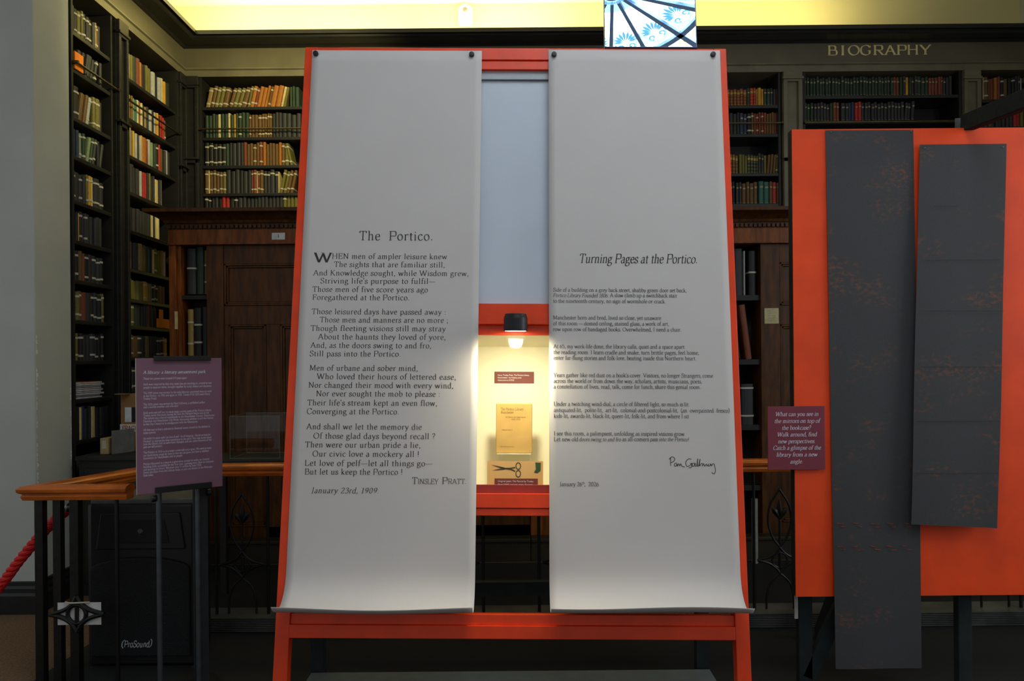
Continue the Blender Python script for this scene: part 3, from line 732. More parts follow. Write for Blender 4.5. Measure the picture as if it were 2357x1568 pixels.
def panel_front(root, x0, x1, z0, z1, name, m, y=0.0, raised=True):
    p = MB(); w = 0.03
    for k, (i, yy) in enumerate(((0, y - 0.012), (w * 0.5, y - 0.002))):
        p.box(x0 + i, x0 + i + w * 0.5, yy, y + 0.03, z0 + i, z1 - i); p.box(x1 - i - w * 0.5, x1 - i, yy, y + 0.03, z0 + i, z1 - i)
        p.box(x0 + i, x1 - i, yy, y + 0.03, z0 + i, z0 + i + w * 0.5); p.box(x0 + i, x1 - i, yy, y + 0.03, z1 - i - w * 0.5, z1 - i)
    p.box(x0 + w, x1 - w, y + 0.012, y + 0.03, z0 + w, z1 - w)
    p.build(name, m, root, bevel=0.003)
# left one
dcl, X, Z, lo, hi, z4, D = doorcase(388, 1215, False, 'dark mahogany doorcase with dentil cornice, left of the poster stand')
zb = 0.0
p = MB(); p.box(lo, X(404), 0, D, zb, z4); p.box(X(404), X(412), 0.03, D, zb, z4); p.build('stile', M_MAHOG, dcl, bevel=0.004)
p = MB(); p.box(X(472), X(511), 0.02, D, zb, z4); p.build('stile', M_MAHOGD, dcl, bevel=0.004)
p = MB(); p.box(X(412), X(472), 0.26, 0.28, zb, z4); p.build('niche_back', M_CASEIN, dcl)
for py in (676, 819, 960, 1090):
    p = MB(); p.box(X(412), X(472), 0.04, 0.26, Z(py + 9), Z(py)); p.build('niche_shelf', M_CASEIN, dcl)
p = MB(); x0, x1 = X(511), hi
for q in ((Z(604), z4), (Z(745), Z(701)), (zb, 0.25)): p.box(x0, x1, 0.03, 0.09, min(q), max(q))
for q in ((608, 641), (735, 1215)): p.box(X(q[0]), X(q[1]), 0.03, 0.09, zb, Z(745))
p.box(X(735), hi, 0.03, 0.09, Z(701), Z(604)); p.box(x0, X(513), 0.03, 0.09, zb, z4)
p.box(X(513), X(522), 0.03, 0.09, zb, Z(745))
p.build('door_frame', M_MAHOGD, dcl, bevel=0.003)
panel_front(dcl, X(512), X(735), Z(701), Z(604), 'door_panel', M_MAHOGD, 0.035)
panel_front(dcl, X(522), X(608), 0.25, Z(745), 'door_panel', M_MAHOGD, 0.035)
panel_front(dcl, X(641), X(735), 0.25, Z(745), 'door_panel', M_MAHOGD, 0.035)
# a sill board and skirting at its foot
p = MB(); p.box(X(440), hi, -0.10, 0.0, 0.0, 0.15); p.box(X(440), hi, -0.12, 0.0, 0.15, 0.175); p.build('plinth', mat('olive_brown_paint', (46, 40, 20), 0.5, var=0.3, scale=5), dcl, bevel=0.004)
# right one
dcr, X2, Z2, lo2, hi2, z42, D = doorcase(1216.5, 2120, True, 'dark mahogany doorcase showing between the poster stand and orange board')
p = MB(); p.box(X2(1752), X2(1797), 0.02, D, zb, z42); p.build('stile', M_MAHOGD, dcr, bevel=0.004)
p = MB(); p.box(lo2, X2(1640), 0.02, D, zb, z42); p.build('stile', M_MAHOG, dcr, bevel=0.004)
p = MB(); p.box(X2(1640), X2(1752), 0.26, 0.28, zb, z42); p.build('niche_back', M_CASEIN, dcr)
for py in (679, 828, 980, 1120):
    p = MB(); p.box(X2(1640), X2(1752), 0.04, 0.26, Z2(py + 12), Z2(py)); p.build('niche_shelf', M_CASEIN, dcr)
p = MB(); p.box(X2(1797), hi2, 0.03, 0.09, Z2(604), z42); p.box(X2(1797), hi2, 0.03, 0.09, Z2(748), Z2(703)); p.box(X2(1797), hi2, 0.03, 0.09, 0, 0.25)
p.box(X2(1905), X2(1940), 0.03, 0.09, 0, Z2(748)); p.box(X2(2050), hi2, 0.03, 0.09, 0, z42)
p.build('door_frame', M_MAHOGD, dcr, bevel=0.003)
panel_front(dcr, X2(1797), X2(2050), Z2(703), Z2(604), 'door_panel', M_MAHOGD, 0.035)
panel_front(dcr, X2(1797), X2(1905), 0.25, Z2(748), 'door_panel', M_MAHOGD, 0.035)
panel_front(dcr, X2(1940), X2(2050), 0.25, Z2(748), 'door_panel', M_MAHOGD, 0.035)
p = MB(); p.box(lo2, hi2, -0.10, 0.0, 0.0, 0.15); p.box(lo2, hi2, -0.12, 0.0, 0.15, 0.175); p.build('plinth', MATS['olive_brown_paint'], dcr, bevel=0.004)

def niche_book(px0, px1, top, bot, c, ties, label, lean=0, style=''):
    """tall books in the doorcase niches"""
    a = W(px0, bot, DY); b = W(px1, bot, DY); t = W(px0, top, DY); w = b.x - a.x; h = t.z - a.z
    Mb = Tr((a.x + b.x) / 2, DY + 0.06, a.z + 0.0005 + abs(math.sin(R(lean))) * w * 0.48) @ Matrix.Rotation(R(lean), 4, 'Y')
    BOOKS.append(dict(M=Mb @ Matrix.Diagonal((w * 0.96, 0.18, h, 1)), c=c, style=style, ties=ties, h=h, area=1e6, label=label, px=(px0, bot), group='tall books in the doorcase niches'))
niche_book(421, 443, 570, 676, 'D', [0.55], 'tall dark volume with one white band, left in niche, upper shelf')
niche_book(443.5, 461, 566, 676, 'G', [], 'tall dark green volume in the middle of left niche, upper shelf')
niche_book(462, 472, 574, 676, 'L', [0.26, 0.64], 'narrow olive volume with two pale bands, right in left niche, upper shelf')
niche_book(423, 437, 711, 819, 'T', [0.24, 0.70], 'tan volume with white bands and frayed head, left niche, lower shelf')
niche_book(437.5, 456, 708, 819, 'K', [0.26, 0.63], 'black volume with white bands beside the tan one, left niche')
niche_book(457, 471, 706, 819, 'D', [], 'plain dark volume at the right of left niche, lower shelf')
niche_book(1694, 1716, 570, 679, 'D', [], 'plain dark volume in the right niche, top shelf, left')
niche_book(1717.5, 1722, 575, 679, 'W', [], 'thin pale volume standing in the right niche, top shelf')
niche_book(1730, 1748, 575, 679, 'K', [0.5], 'black volume with one white band, right niche, top shelf')
niche_book(1693, 1712, 720, 828, 'K', [0.85], 'black leaning volume with white tag, right niche, second shelf', -7)
niche_book(1723, 1738, 700, 828, 'M', [], 'tall brown volume leaning in the right niche, second shelf', -7)
niche_book(1712, 1742, 885, 980, 'D', [0.2, 0.88], 'thick dark volume with two white bands, right niche, third shelf')

# build the books: the 300 that show largest each on its own, the small rest as one
BOOKS.sort(key=lambda b: -b['area'])
def place_book(b):
    me = book_mesh(b['c'], b['style'])
    o = bpy.data.objects.new('book', me); COL.objects.link(o); o.matrix_world = b['M']
    tag(o, b['label'], 'book', b['group'])
    for z in b['ties']:
        th = 0.013 / b['h']
        t = bpy.data.objects.new('linen_tie', tie_mesh(z, z + th)); COL.objects.link(t); t.parent = o
seen = [b for b in BOOKS if 160 < b['px'][0] < 2357]
NBOOK = 300
for b in seen[:NBOOK]: place_book(b)
rest = seen[NBOOK:]
if rest:
    me = bpy.data.meshes.new('small_books'); bm = bmesh.new(); slots = []
    for b in rest:
        for src, z in [(book_mesh(b['c'], b['style']), None)] + [(tie_mesh(z, z + 0.013 / b['h']), z) for z in b['ties']]:
            n0 = len(bm.verts); f0 = len(bm.faces)
            bm.from_mesh(src); bm.verts.ensure_lookup_table(); bm.faces.ensure_lookup_table()
            for v in bm.verts[n0:]: v.co = b['M'] @ v.co
            for f in bm.faces[f0:]:
                m = src.materials[f.material_index]
                if m not in slots: slots.append(m)
                f.material_index = slots.index(m)
    bm.to_mesh(me); bm.free()
    for m in slots: me.materials.append(m)
    o = bpy.data.objects.new('small_books', me); COL.objects.link(o)
    tag(o, 'the many smaller books filling the remaining far shelves', 'books', kind='stuff')

# ------------------------------------------------------------------ small things on and by the left bookcases
M_ORANGE = mat('orange_card', (255, 136, 16), 0.6, var=0.05)
# orange shelf markers
p = MB(); zz = ZBB[7]; ya, yb = yx(361, zz), yx(388, zz)
Mx = case_frame('left')
mk = thing('shelf_marker', 'bright orange shelf divider with upright tab, eighth shelf of corner bookcase', 'shelf marker', Mx @ Tr((ya + yb) / 2, -0.01, zz + 0.0005))
w = (yb - ya) / 2; p.box(-w, w, 0.0, 0.012, 0, 0.075); p.build('block', M_ORANGE, mk)
p = MB(); p.box(-w * 0.6, -w * 0.1, 0.0, 0.012, 0.075, 0.15); p.build('tab', M_ORANGE, mk)
zz = ZA[1]; ya, yb = yA0 + 0.03, yx(190, zz)
p = MB(); p.box(ya, yb, -0.006, 0.004, zz + 0.0005, zz + 0.115)
o = p.build('shelf_marker', M_ORANGE, None, Mx); tag(o, 'orange card marker at the near end of the second shelf by the pier', 'shelf marker')
# pile of magazines on the tenth shelf by the pier
zz = ZA[9]; ya, yb = yA0 + 0.03, yx(246, zz)
cols = [('W', 'grey white'), ('D', 'grey'), ('W', 'pale'), ('M', 'red brown'), ('W', 'white'), ('D', 'grey'), ('T', 'tan'), ('W', 'white'), ('O', 'orange edged')]
zcur = zz + 0.0005
for i, (c, nm) in enumerate(cols):
    t = 0.012; ln = (yb - ya) * random.uniform(0.9, 1.0)
    p = MB(); p.box(ya, ya + ln, 0.02, 0.25, 0, 0.002); p.box(ya, ya + ln, 0.02, 0.25, t - 0.002, t); p.m = 1; p.box(ya + 0.002, ya + ln - 0.002, 0.022, 0.248, 0.002, t - 0.002)
    o = p.build('magazine', [mat('cover_' + nm.replace(' ', '_'), BC[c], 0.4), mat('magazine_pages', (205, 205, 205), 0.6)], None, Mx @ Tr(0, random.uniform(-0.008, 0.008), zcur))
    tag(o, '%s magazine, %s up in the pile beside the white pier' % (nm, ordinal(i)), 'magazine', 'magazines piled on the low shelf'); zcur += t + 0.0006
zz = ZA[11]; zcur = zz + 0.0005
for i in range(6):
    p = MB(); p.box(ya, yx(236, zz) - random.uniform(0, 0.04), 0.02, 0.26, 0, 0.008)
    o = p.build('journal', mat('dull_grey_cover', (92, 94, 92), 0.6), None, Mx @ Tr(0, 0, zcur)); zcur += 0.0088
    tag(o, 'dull grey journal, %s up in the low pile at the foot of the pier' % ordinal(i), 'journal', 'journals lying on the lowest shelf')
# low cabinet, cardboard box, binder and grey board standing in the corner
zc = W(297, 1036, 5.1).z
lc = thing('low_cabinet', 'dark low cabinet in front of the left bookcases behind the loudspeaker', 'cabinet', (-2.62, 5.08, 0))
p = MB(); p.box(-0.22, 0.26, -0.30, 0.30, 0, zc - 0.03); p.build('carcass', M_CASEIN, lc)
p = MB(); p.box(-0.235, 0.28, -0.32, 0.32, zc - 0.03, zc - 0.001); p.build('top', M_CASEIN, lc, bevel=0.004)
p = MB(); p.box(-0.18, 0.22, -0.315, -0.30, 0.08, zc - 0.08); p.build('door', M_CASEIN, lc, bevel=0.004)
M_CARD = mat('brown_cardboard', (150, 112, 66), 0.85, var=0.1, scale=8)
bx = W(278, 1035, 5.05); bx1 = W(330, 1035, 5.05); bt = W(278, 908, 5.05)
cb = thing('cardboard_box', 'brown cardboard box with white fragile tape beside the purple panel', 'box', Tr((bx.x + bx1.x) / 2, 5.05, zc + 0.0005))
w = (bx1.x - bx.x) / 2; h = bt.z - zc
p = MB(); p.box(-w, w, 0, 0.22, 0, h); p.build('carton', M_CARD, cb, bevel=0.004)
p = MB(); p.box(-w * 1.02, -w * 0.1, -0.07, 0.0, h + 0.001, h + 0.006, Tr(0, 0, 0)); p.build('flap', M_CARD, cb)
a = on_plane(283, 981, Tr(0, 5.05, 0)); q = on_plane(316, 976, Tr(0, 5.05, 0)); t = on_plane(283, 991, Tr(0, 5.05, 0))
Mc = cb.matrix_world.inverted()
p = MB(); p.box(-w - 0.002, w + 0.002, -0.003, 0.222, a.z - zc - 0.04, a.z - zc + 0.012); tp = p.build('parcel_tape', mat('white_tape', (210, 204, 196), 0.5), cb)
p = MB(); put_text(p, 'FRAGILE', -w + 0.012, a.z - zc - 0.030, 0.135, 0.045, -0.0042, wgt=0.06, thin=0.04, serif=False); p.build('tape_lettering', mat('red_print', (170, 40, 34), 0.6), tp)
p = MB(); a = on_plane(288, 972, Tr(0, 5.05, 0)); q = on_plane(303, 938, Tr(0, 5.05, 0)); xo = (bx.x + bx1.x) / 2
p.box(a.x - xo, q.x - xo, -0.003, 0, a.z - zc, q.z - zc); p.build('label', mat('white_label', (214, 218, 222), 0.6), cb)
p = MB(); p.box(q.x - xo, q.x - xo + 0.06, -0.0025, 0, a.z - zc, q.z - zc); p.build('dark_print', M_INK, cb)
a = W(248, 1068, 4.95); q = W(266, 1006, 4.95)
bd = thing('binder', 'cream box file standing under the shelves, left of the cardboard box', 'binder', Tr((a.x + q.x) / 2, 4.86, zc + 0.0005))
p = MB(); w = (q.x - a.x) / 2; p.box(-w, w, 0, 0.16, 0, q.z - zc); p.build('case', mat('buff_card', (176, 150, 104), 0.7), bd, bevel=0.003)
p = MB(); p.box(-w * 0.5, w * 0.5, -0.001, 0, (q.z - zc) * 0.35, (q.z - zc) * 0.85); p.build('spine_label', M_TIE, bd)
p = MB()
a0 = W(268, 1066, 4.95); a1 = W(292, 1066, 5.02)
p.prism([(0, 0), (0.10, 0.02), (0.10, 0.16), (0, 0.10)], 'x', -0.004, 0.004)
p = MB(); p.box(-0.003, 0.003, 0, 0.17, 0, 0.155)
o = p.build('grey_board', mat('grey_mount_board', (112, 114, 106), 0.7), None, Tr(a0.x + 0.02, 4.86, zc + 0.0005) @ Matrix.Rotation(R(-22), 4, 'Z')); tag(o, 'thin grey board on edge between the box file and cardboard box', 'board')

# ------------------------------------------------------------------ notices and the wall fitting
a = on_plane(626, 552, Tr(0, DY - 0.009, 0)); q = on_plane(656, 536, Tr(0, DY - 0.009, 0))
p = MB(); p.box(a.x, q.x, DY - 0.012, DY - 0.0085, a.z, q.z); o = p.build('number_card', mat('white_card', (214, 214, 206), 0.6)); tag(o, 'small white card numbered 1 on the mahogany frieze', 'card')
p = MB(); put_text(p, 'I', (a.x + q.x) / 2 - 0.008, a.z + 0.014, 0.016, 0.038, DY - 0.0126, serif=False); p.build('numeral', M_INK, o)
a = on_plane(403, 758, Tr(0, DY, 0)); q = on_plane(409.5, 717, Tr(0, DY, 0))
p = MB(); p.box(a.x, q.x, DY - 0.006, DY - 0.0005, a.z, q.z); tag(p.build('finger_plate', mat('cream_plastic', (206, 184, 128), 0.5)), 'narrow cream plate on the left stile of the doorcase', 'plate')
a = on_plane(1761.5, 745, Tr(0, DY, 0)); q = on_plane(1794, 709, Tr(0, DY, 0))
p = MB(); p.box(a.x, q.x, DY + 0.016, DY + 0.0195, a.z, q.z); o = p.build('paper_notice', mat('buff_paper', (196, 186, 140), 0.7)); tag(o, 'small cream notice pinned on the right doorcase stile', 'notice')
p = MB(); w = q.x - a.x
for i, f in enumerate((0.25, 0.55, 0.5, 0.6, 0.55, 0.5, 0.35)):
    p.box(a.x + w * 0.2, a.x + w * (0.2 + f), DY + 0.0155, DY + 0.0160, q.z - 0.018 - i * 0.013, q.z - 0.016 - i * 0.013)
p.build('typed_lines', mat('grey_print', (120, 112, 90), 0.7), o)
# white rounded fitting on the cream wall
wf = thing('wall_sensor', 'white round-topped sensor with grey lens on the glowing wall', 'sensor', (W(1072, 40, 6.9).x, 6.9, W(1072, 62, 6.9).z))
w = 16.5 * 6.9 / F; hh = 46 * 6.9 / F
p = MB(); poly = [(-w, 0.012), (-w + 0.012, 0), (w - 0.012, 0), (w, 0.012)] + [(w * math.cos(t), hh - w + w * math.sin(t)) for t in [i * math.pi / 12 for i in range(13)]]
p.prism(poly, 'y', -0.07, -0.001); p.build('housing', mat('white_plastic', (250, 248, 240), 0.4, var=0.01), wf, bevel=0.01)
p = MB(); p.lathe([(0.022, 0), (0.022, 0.012), (0.016, 0.018)], 20, Tr(0, -0.07, hh - w * 0.9) @ Matrix.Rotation(R(90), 4, 'X')); p.build('lens', mat('grey_lens', (120, 120, 112), 0.3), wf)

# ================================================================== RAILING
RZ = 0.926; RY = 4.15; KY = 4.1
mb = MB(); n = 7
kz = 0.082
mb.box(-2.0, 3.3, KY, KY + 0.16, 0, kz)
for i in range(n): mb.box(-2.0, 3.3, KY - 0.012, KY, 0.012 + i * 0.0098, 0.0175 + i * 0.0098)
mb.box(-2.0, 3.3, KY - 0.014, KY + 0.16, kz, kz + 0.006)
struct(mb.build('trim_kerb', mat('worn_grey_nosing', (96, 98, 94), 0.45, metal=0.4, var=0.4, scale=6)), 'ribbed grey metal kerb under the railing')
rl = thing('stair_railing', 'wrought iron railing with polished wooden handrail behind the poster stand', 'railing', (-2.0, RY, 0))
def RLm(): return rl.matrix_world.inverted()
ro = Vector((-2.0, RY, 0))
prof = [(-0.030, -0.060), (0.030, -0.060), (0.036, -0.040), (0.030, -0.032), (0.044, -0.022), (0.046, -0.006), (0.034, 0.006), (0, 0.012), (-0.034, 0.006), (-0.046, -0.006), (-0.044, -0.022), (-0.030, -0.032), (-0.036, -0.040)]
FX0 = W(72, 1122, 3.47).x; FX1 = W(300, 1122, 3.47).x; FY = 3.47
DX = -2.02
mb = MB(); mb.sweep(prof, [Vector(q) - ro for q in ((FX1, FY, RZ), (FX0 + 0.02, FY, RZ), (DX, RY, RZ), (3.2, RY, RZ))])
mb.build('handrail', M_RAIL, rl, smooth=35, bevel=0.002)
def bal(x, y, r=0.009, z0=0.0, sq=False):
    m = MB(); z1 = RZ - 0.058
    if sq: m.box(x - r - ro.x, x + r - ro.x, y - r - ro.y, y + r - ro.y, z0, z1)
    else: m.tube([(x - ro.x, y - ro.y, z0), (x - ro.x, y - ro.y, z1)], r, 8)
    m.build('baluster', M_IRON, rl)
for px, r in ((95, 0.0185), (136, 0.0175)): bal(W(px, 1300, FY).x, FY, r, sq=True)
bal(W(270, 1300, FY).x, FY, 0.009)
px175 = W(176, 1300, FY).x
bal(px175, FY, 0.020, sq=True)
for t in (0.3, 0.6, 0.9): bal(FX0 + 0.02 + (DX - FX0) * t, FY + (RY - FY) * t, 0.010, 0.0)
def motif(xc, y, zc, s, name='scroll_panel', full=True):
    """iron lozenge with a ring in its middle and crossing arcs above and below"""
    m = MB(); Q = lambda x, z: (xc + x * s - ro.x, y - ro.y, zc + z * s)
    hw_, hh_ = 1.0, (0.58 if full else 0.66)
    for sx in (-1, 1):
        for sz in (-1, 1):
            m.tube(smooth_pts([Q(sx * hw_, 0), Q(sx * 0.52, sz * 0.13), Q(sx * 0.2, sz * 0.34), Q(0, sz * hh_)], 5), (0.085 if not full else 0.06) * s, 6)
    m.tube([Q(0.34 * math.cos(t), 0.34 * math.sin(t)) for t in [i * math.pi / 10 for i in range(21)]], (0.075 if not full else 0.05) * s, 6)
    m.tube([Q(0, -0.34), Q(0, 0.34)], 0.07 * s, 6)
    if full:
        for sx in (-1, 1):
            m.tube(smooth_pts([Q(-sx * 0.04, 0.55), Q(sx * 0.30, 1.0), Q(sx * 0.52, 1.7), Q(sx * 0.42, 2.5), Q(0, 3.2)], 5), 0.05 * s, 6)
            m.tube(smooth_pts([Q(-sx * 0.04, -0.55), Q(sx * 0.42, -1.0), Q(sx * 0.6, -1.6), Q(sx * 0.62, -2.2)], 5), 0.05 * s, 6)
        m.tube([Q(0, 0.58), Q(0, 1.9)], 0.05 * s, 6)
        for sx in (-1, 0, 1):
            m.tube(smooth_pts([Q(0, 1.85), Q(sx * 0.2, 2.2), Q(sx * 0.34, 2.35)] if sx else [Q(0, 1.85), Q(0, 2.3), Q(0, 2.75)], 4), [0.05 * s, 0.07 * s, 0.10 * s, 0.12 * s, 0.13 * s, 0.11 * s, 0.09 * s, 0.06 * s, 0.02 * s][:9], 6)
    m.build(name, M_IRON, rl, smooth=True)
sM = 51 * RY / F
zM = W(558, 1300, RY).z
for k in range(9):
    x = W(558, 1300, RY).x + 0.604 * k
    if x > 3.1: break
    motif(x, RY, zM, sM)
    for dx in (-0.145, 0.145): bal(x + dx, RY, 0.009, kz + 0.006)
motif(px175 + 0.018, FY - 0.03, W(184, 1409, FY).z, 62 * FY / F, 'lozenge', full=False)
# white card tied behind the lozenge
a = on_plane(140, 1435, Tr(0, FY + 0.0, 0)); q = on_plane(239, 1383, Tr(0, FY, 0))
wc = MB(); wc.box(a.x, q.x, FY - 0.0235, FY - 0.0215, a.z, q.z); wc = wc.build('white_card', mat('white_card', (214, 214, 206), 0.6)); tag(wc, 'white card tied behind the iron lozenge on the near railing', 'card')
p = MB(); p.tube(smooth_pts([(a.x + 0.04, FY - 0.028, q.z + 0.004), (px175, FY - 0.05, q.z + 0.006), (q.x - 0.05, FY - 0.028, q.z + 0.002)], 6), 0.004, 6); p.build('tie_string', M_TIE, wc)
# red barrier rope with hook
rp = [W(157, 1172, 3.545), W(120, 1204, 3.56), W(85, 1242, 3.575), W(40, 1297, 3.60), W(0, 1350, 3.63), W(-60, 1420, 3.68)]
path = smooth_pts(rp, 14)
ropeR = 0.0125
root = thing('barrier_rope', 'twisted red barrier rope hooked to the near railing post', 'rope', rp[0])
mb = MB()
Lc = 0
for k in range(3):
    pts = []; acc = 0
    for i, p_ in enumerate(path):
        if i: acc += (path[i] - path[i - 1]).length
        t = (path[min(i + 1, len(path) - 1)] - path[max(i - 1, 0)]).normalized(); a_ = t.cross(Vector((0, 1, 0))).normalized(); b_ = t.cross(a_)
        w_ = acc * 2 * math.pi / 0.11 + k * 2 * math.pi / 3
        pts.append(p_ + (a_ * math.cos(w_) + b_ * math.sin(w_)) * ropeR - rp[0])
    mb.tube(pts, 0.0135, 8)
mb.build('rope_strands', M_ROPE, root, smooth=True)
p = MB(); hp = W(157, 1172, 3.545) - rp[0]; he = W(165, 1158, 3.535) - rp[0]
p.lathe([(0.010, -0.03), (0.020, -0.02), (0.021, 0.012), (0.014, 0.03), (0.008, 0.036)], 14, Tr(*hp) @ (he - hp).to_track_quat('Z', 'Y').to_matrix().to_4x4())
p.tube([hp, he, W(171, 1152, 3.53) - rp[0]], 0.005, 8); p.build('hook', M_STEEL, root, smooth=True)

# ================================================================== LOUDSPEAKER on its box
SPY = 3.64
sx0, sx1 = W(197, 1400, SPY).x, W(455, 1400, SPY).x
sz1 = W(320, 1150, SPY).z; sz0 = W(320, 1532, SPY).z
bxo = thing('low_stand', 'low dark box under the loudspeaker', 'stand', Tr((sx0 + sx1) / 2, SPY, 0.0045))
w = (sx1 - sx0) / 2
p = MB(); p.box(-w + 0.02, w - 0.02, 0.0, 0.32, 0, sz0 - 0.01); p.build('body', M_LINO, bxo, bevel=0.005)
p = MB()
for x in (-w + 0.02, w - 0.032): p.box(x, x + 0.012, -0.004, 0, 0.0, sz0 - 0.01)
p.build('corner_strip', M_GREYMET, bxo)
spk = thing('loudspeaker', 'large black loudspeaker behind the near railing, left of the purple panel', 'loudspeaker', Tr((sx0 + sx1) / 2, SPY, sz0 + 0.0005))
h = sz1 - sz0
p = MB(); p.prism([(-w, 0.02), (-w + 0.03, 0.0), (w - 0.03, 0.0), (w, 0.02), (w * 0.74, 0.33), (-w * 0.74, 0.33)], 'z', 0, h * 0.97)
p.build('cabinet', M_BLACK, spk, bevel=0.012)
p = MB(); p.prism([(-w * 0.93, 0.012), (w * 0.93, 0.012), (w * 0.70, 0.32), (-w * 0.70, 0.32)], 'z', h * 0.965, h); p.build('top_cap', mat('toplit_grey_plastic', (92, 94, 94), 0.5, var=0.2), spk, bevel=0.008)  # paler grey imitates light reflected off the speaker's top
gr = mat('perforated_grille', (26, 27, 29), 0.5, metal=0.3, var=0.5, scale=300, bump=0.6)
p = MB(); gx = w * 0.88
pts = [(-gx, 0.06 * h), (gx, 0.06 * h), (gx, 0.58 * h)] + [(gx * math.cos(t), 0.58 * h + 0.075 * h * math.sin(t)) for t in [i * math.pi / 14 for i in range(1, 14)]] + [(-gx, 0.58 * h)]
p.prism(pts, 'y', -0.022, 0.0); p.build('grille', gr, spk, bevel=0.008)
p = MB(); p.prism([(-gx * 0.9, 0.70 * h), (gx * 0.9, 0.70 * h), (gx * 0.8, 0.92 * h), (-gx * 0.8, 0.92 * h)], 'y', -0.012, 0.0); p.build('horn_surround', M_BLACK, spk, bevel=0.01)
p = MB(); p.prism([(-gx * 0.6, 0.74 * h), (gx * 0.6, 0.74 * h), (gx * 0.5, 0.88 * h), (-gx * 0.5, 0.88 * h)], 'y', -0.016, -0.012); p.build('horn', mat('matt_black', (12, 12, 13), 0.7), spk, bevel=0.004)
p = MB(); p.lathe([(0.014, 0), (0.014, 0.006), (0.008, 0.01)], 16, Tr(gx * 0.02, -0.012, 0.81 * h) @ Matrix.Rotation(R(90), 4, 'X')); p.build('emblem', M_GREYMET, spk)
p = MB()
Ms = spk.matrix_world
px_text(p, Ms, 'ProSound', 285, 344, 1490, 21, y0=-0.0225, yl=-0.001, y2=1489, italic=True, wgt=0.055, thin=0.045, serif=False)
px_text(p, Ms, '(', 278, 285, 1489, 21, y0=-0.0225, yl=-0.001, wgt=0.05, thin=0.03, italic=True); px_text(p, Ms, ')', 344, 350, 1487, 21, y0=-0.0225, yl=-0.001, wgt=0.05, thin=0.03, italic=True)
p.build('badge_lettering', mat('silver_print', (196, 198, 200), 0.4), spk)

# ================================================================== PURPLE INFORMATION PANEL on its stand
pl = W(313, 824, 3.195); pr = W(510, 825, 3.41); pb = W(312, 1140, 3.195)
ang = math.atan2(pr.y - pl.y, pr.x - pl.x); pw = math.hypot(pr.x - pl.x, pr.y - pl.y); phh = pl.z - pb.z
PM = Tr(pl.x, pl.y, 0) @ Matrix.Rotation(ang, 4, 'Z')
ist = thing('sign_stand', 'black two-legged sign stand holding the purple panel', 'sign stand', PM @ Tr(pw / 2, 0.02, 0.0045))
zb_ = pb.z; zt_ = pl.z
for px in (366, 455):
    q = on_plane(px, 1200, PM, 0.02); xo = q.x - pw / 2
    p = MB(); p.tube([(xo, 0, 0.012), (xo, 0, zb_ + 0.05)], 0.0115, 12); p.build('pole', M_GREYMET, ist, smooth=True)
    p = MB(); p.lathe([(0.007, 0), (0.016, 0.004), (0.016, 0.02), (0.008, 0.026)], 14, Tr(xo + (-0.034 if px < 400 else 0.036), 0, zb_ - 0.03) @ Matrix.Rotation(R(90), 4, 'Y')); p.build('clamp_knob', M_BLACK, ist, smooth=True)
p = MB(); p.box(0.06, 0.12, 0.012, 0.035, 0.012, zb_ + 0.02); p.build('rear_post', mat('dark_grey_post', (40, 43, 45), 0.5), ist)
p = MB(); p.box(-0.18, 0.18, -0.12, 0.14, 0, 0.012); p.build('base_plate', M_BLACK, ist, bevel=0.003)
for nm, z0, z1 in (('top_clip', zt_ - 0.018, zt_ + 0.003), ('bottom_clip', zb_ - 0.004, zb_ + 0.022)):
    a = on_plane(354, 830, PM).x - pw / 2; b = on_plane(484, 830, PM).x - pw / 2
    p = MB(); p.box(a, b, -0.034, -0.0265, z0, z1); p.box(a, b, -0.034, 0.0, z1 - 0.003 if nm == 'top_clip' else z0, z1 if nm == 'top_clip' else z0 + 0.003); p.build(nm, M_BLACK, ist, bevel=0.002)
p = MB(); p.box(0, pw, 0, 0.005, zb_, zt_ - 0.002); ip = p.build('information_panel', [M_PURPLE], None, PM, bevel=0.001); tag(ip, 'purple printed information panel headed A library: a literary amusement park', 'panel')
p = MB(); p.box(-0.0025, -0.0002, 0, 0.005, zb_, zt_ - 0.002); p.build('white_edge', M_TIE, ip)
INFO = [("These two poems were created 117 years apart.", 265, 640), ("Both were inspired by this very room you are standing in, created by two", 330, 917), ("people in separate times, brought together by lucky chance and discovery.", 365, 920),
 ("The 1909 poem was written by the only librarian appointed twice to work", 428, 918), ("in the Portico - in 1902 and again in 1922. Tinsley Pratt (full name Harry", 460, 897), ("Tinsley Pratt).", 492, 300),
 ("The 2026 poem was written by Pam Galloway, a published author", 557, 843), ("and a current member and volunteer.", 587, 547), ("Both were and still are, in many ways, current parts of the Portico Library.", 652, 920),
 ("Tinsley wrote this poem during the time the Portico's future was at risk.", 682, 893), ("The debate was covered extensively in the Manchester Courier, Manchester", 714, 950), ("Guardian and Manchester City News, discussing whether to sell the Portico", 746, 935),
 ("to the City Council or to amalgamate with the Athenaeum.", 780, 765), ("All this was to find a solution to financial issues caused by the decline in", 845, 900), ("subscriptions.", 877, 290),
 ("He ended his poem with 'Let love of pelf - let all things go - But let us keep the", 942, 905), ("Portico!' to express his deep connection to the place. Pam also wrote about", 975, 917), ("how the library and its users have changed, and yet, some elements of the", 1005, 917),
 ("past are still present.", 1037, 362), ("The Portico in 2026 is at a major crossroads once again. We need to make", 1100, 917), ("our fundraising target by June so that we can grow and have a resilient", 1133, 885), ("foundation for Manchester and its people.", 1165, 592),
 ("Portico Reunited is a once in a generation project to make our historic", 1230, 893), ("building fully accessible for the first time, opening every floor to everyone", 1262, 940), ("and securing its future. We must raise £1 million by June 2026.", 1293, 805), ("Every purchase from the Library helps, or you can donate at the Welcome", 1325, 925), ("Desk today.", 1358, 263)]
p = MB()
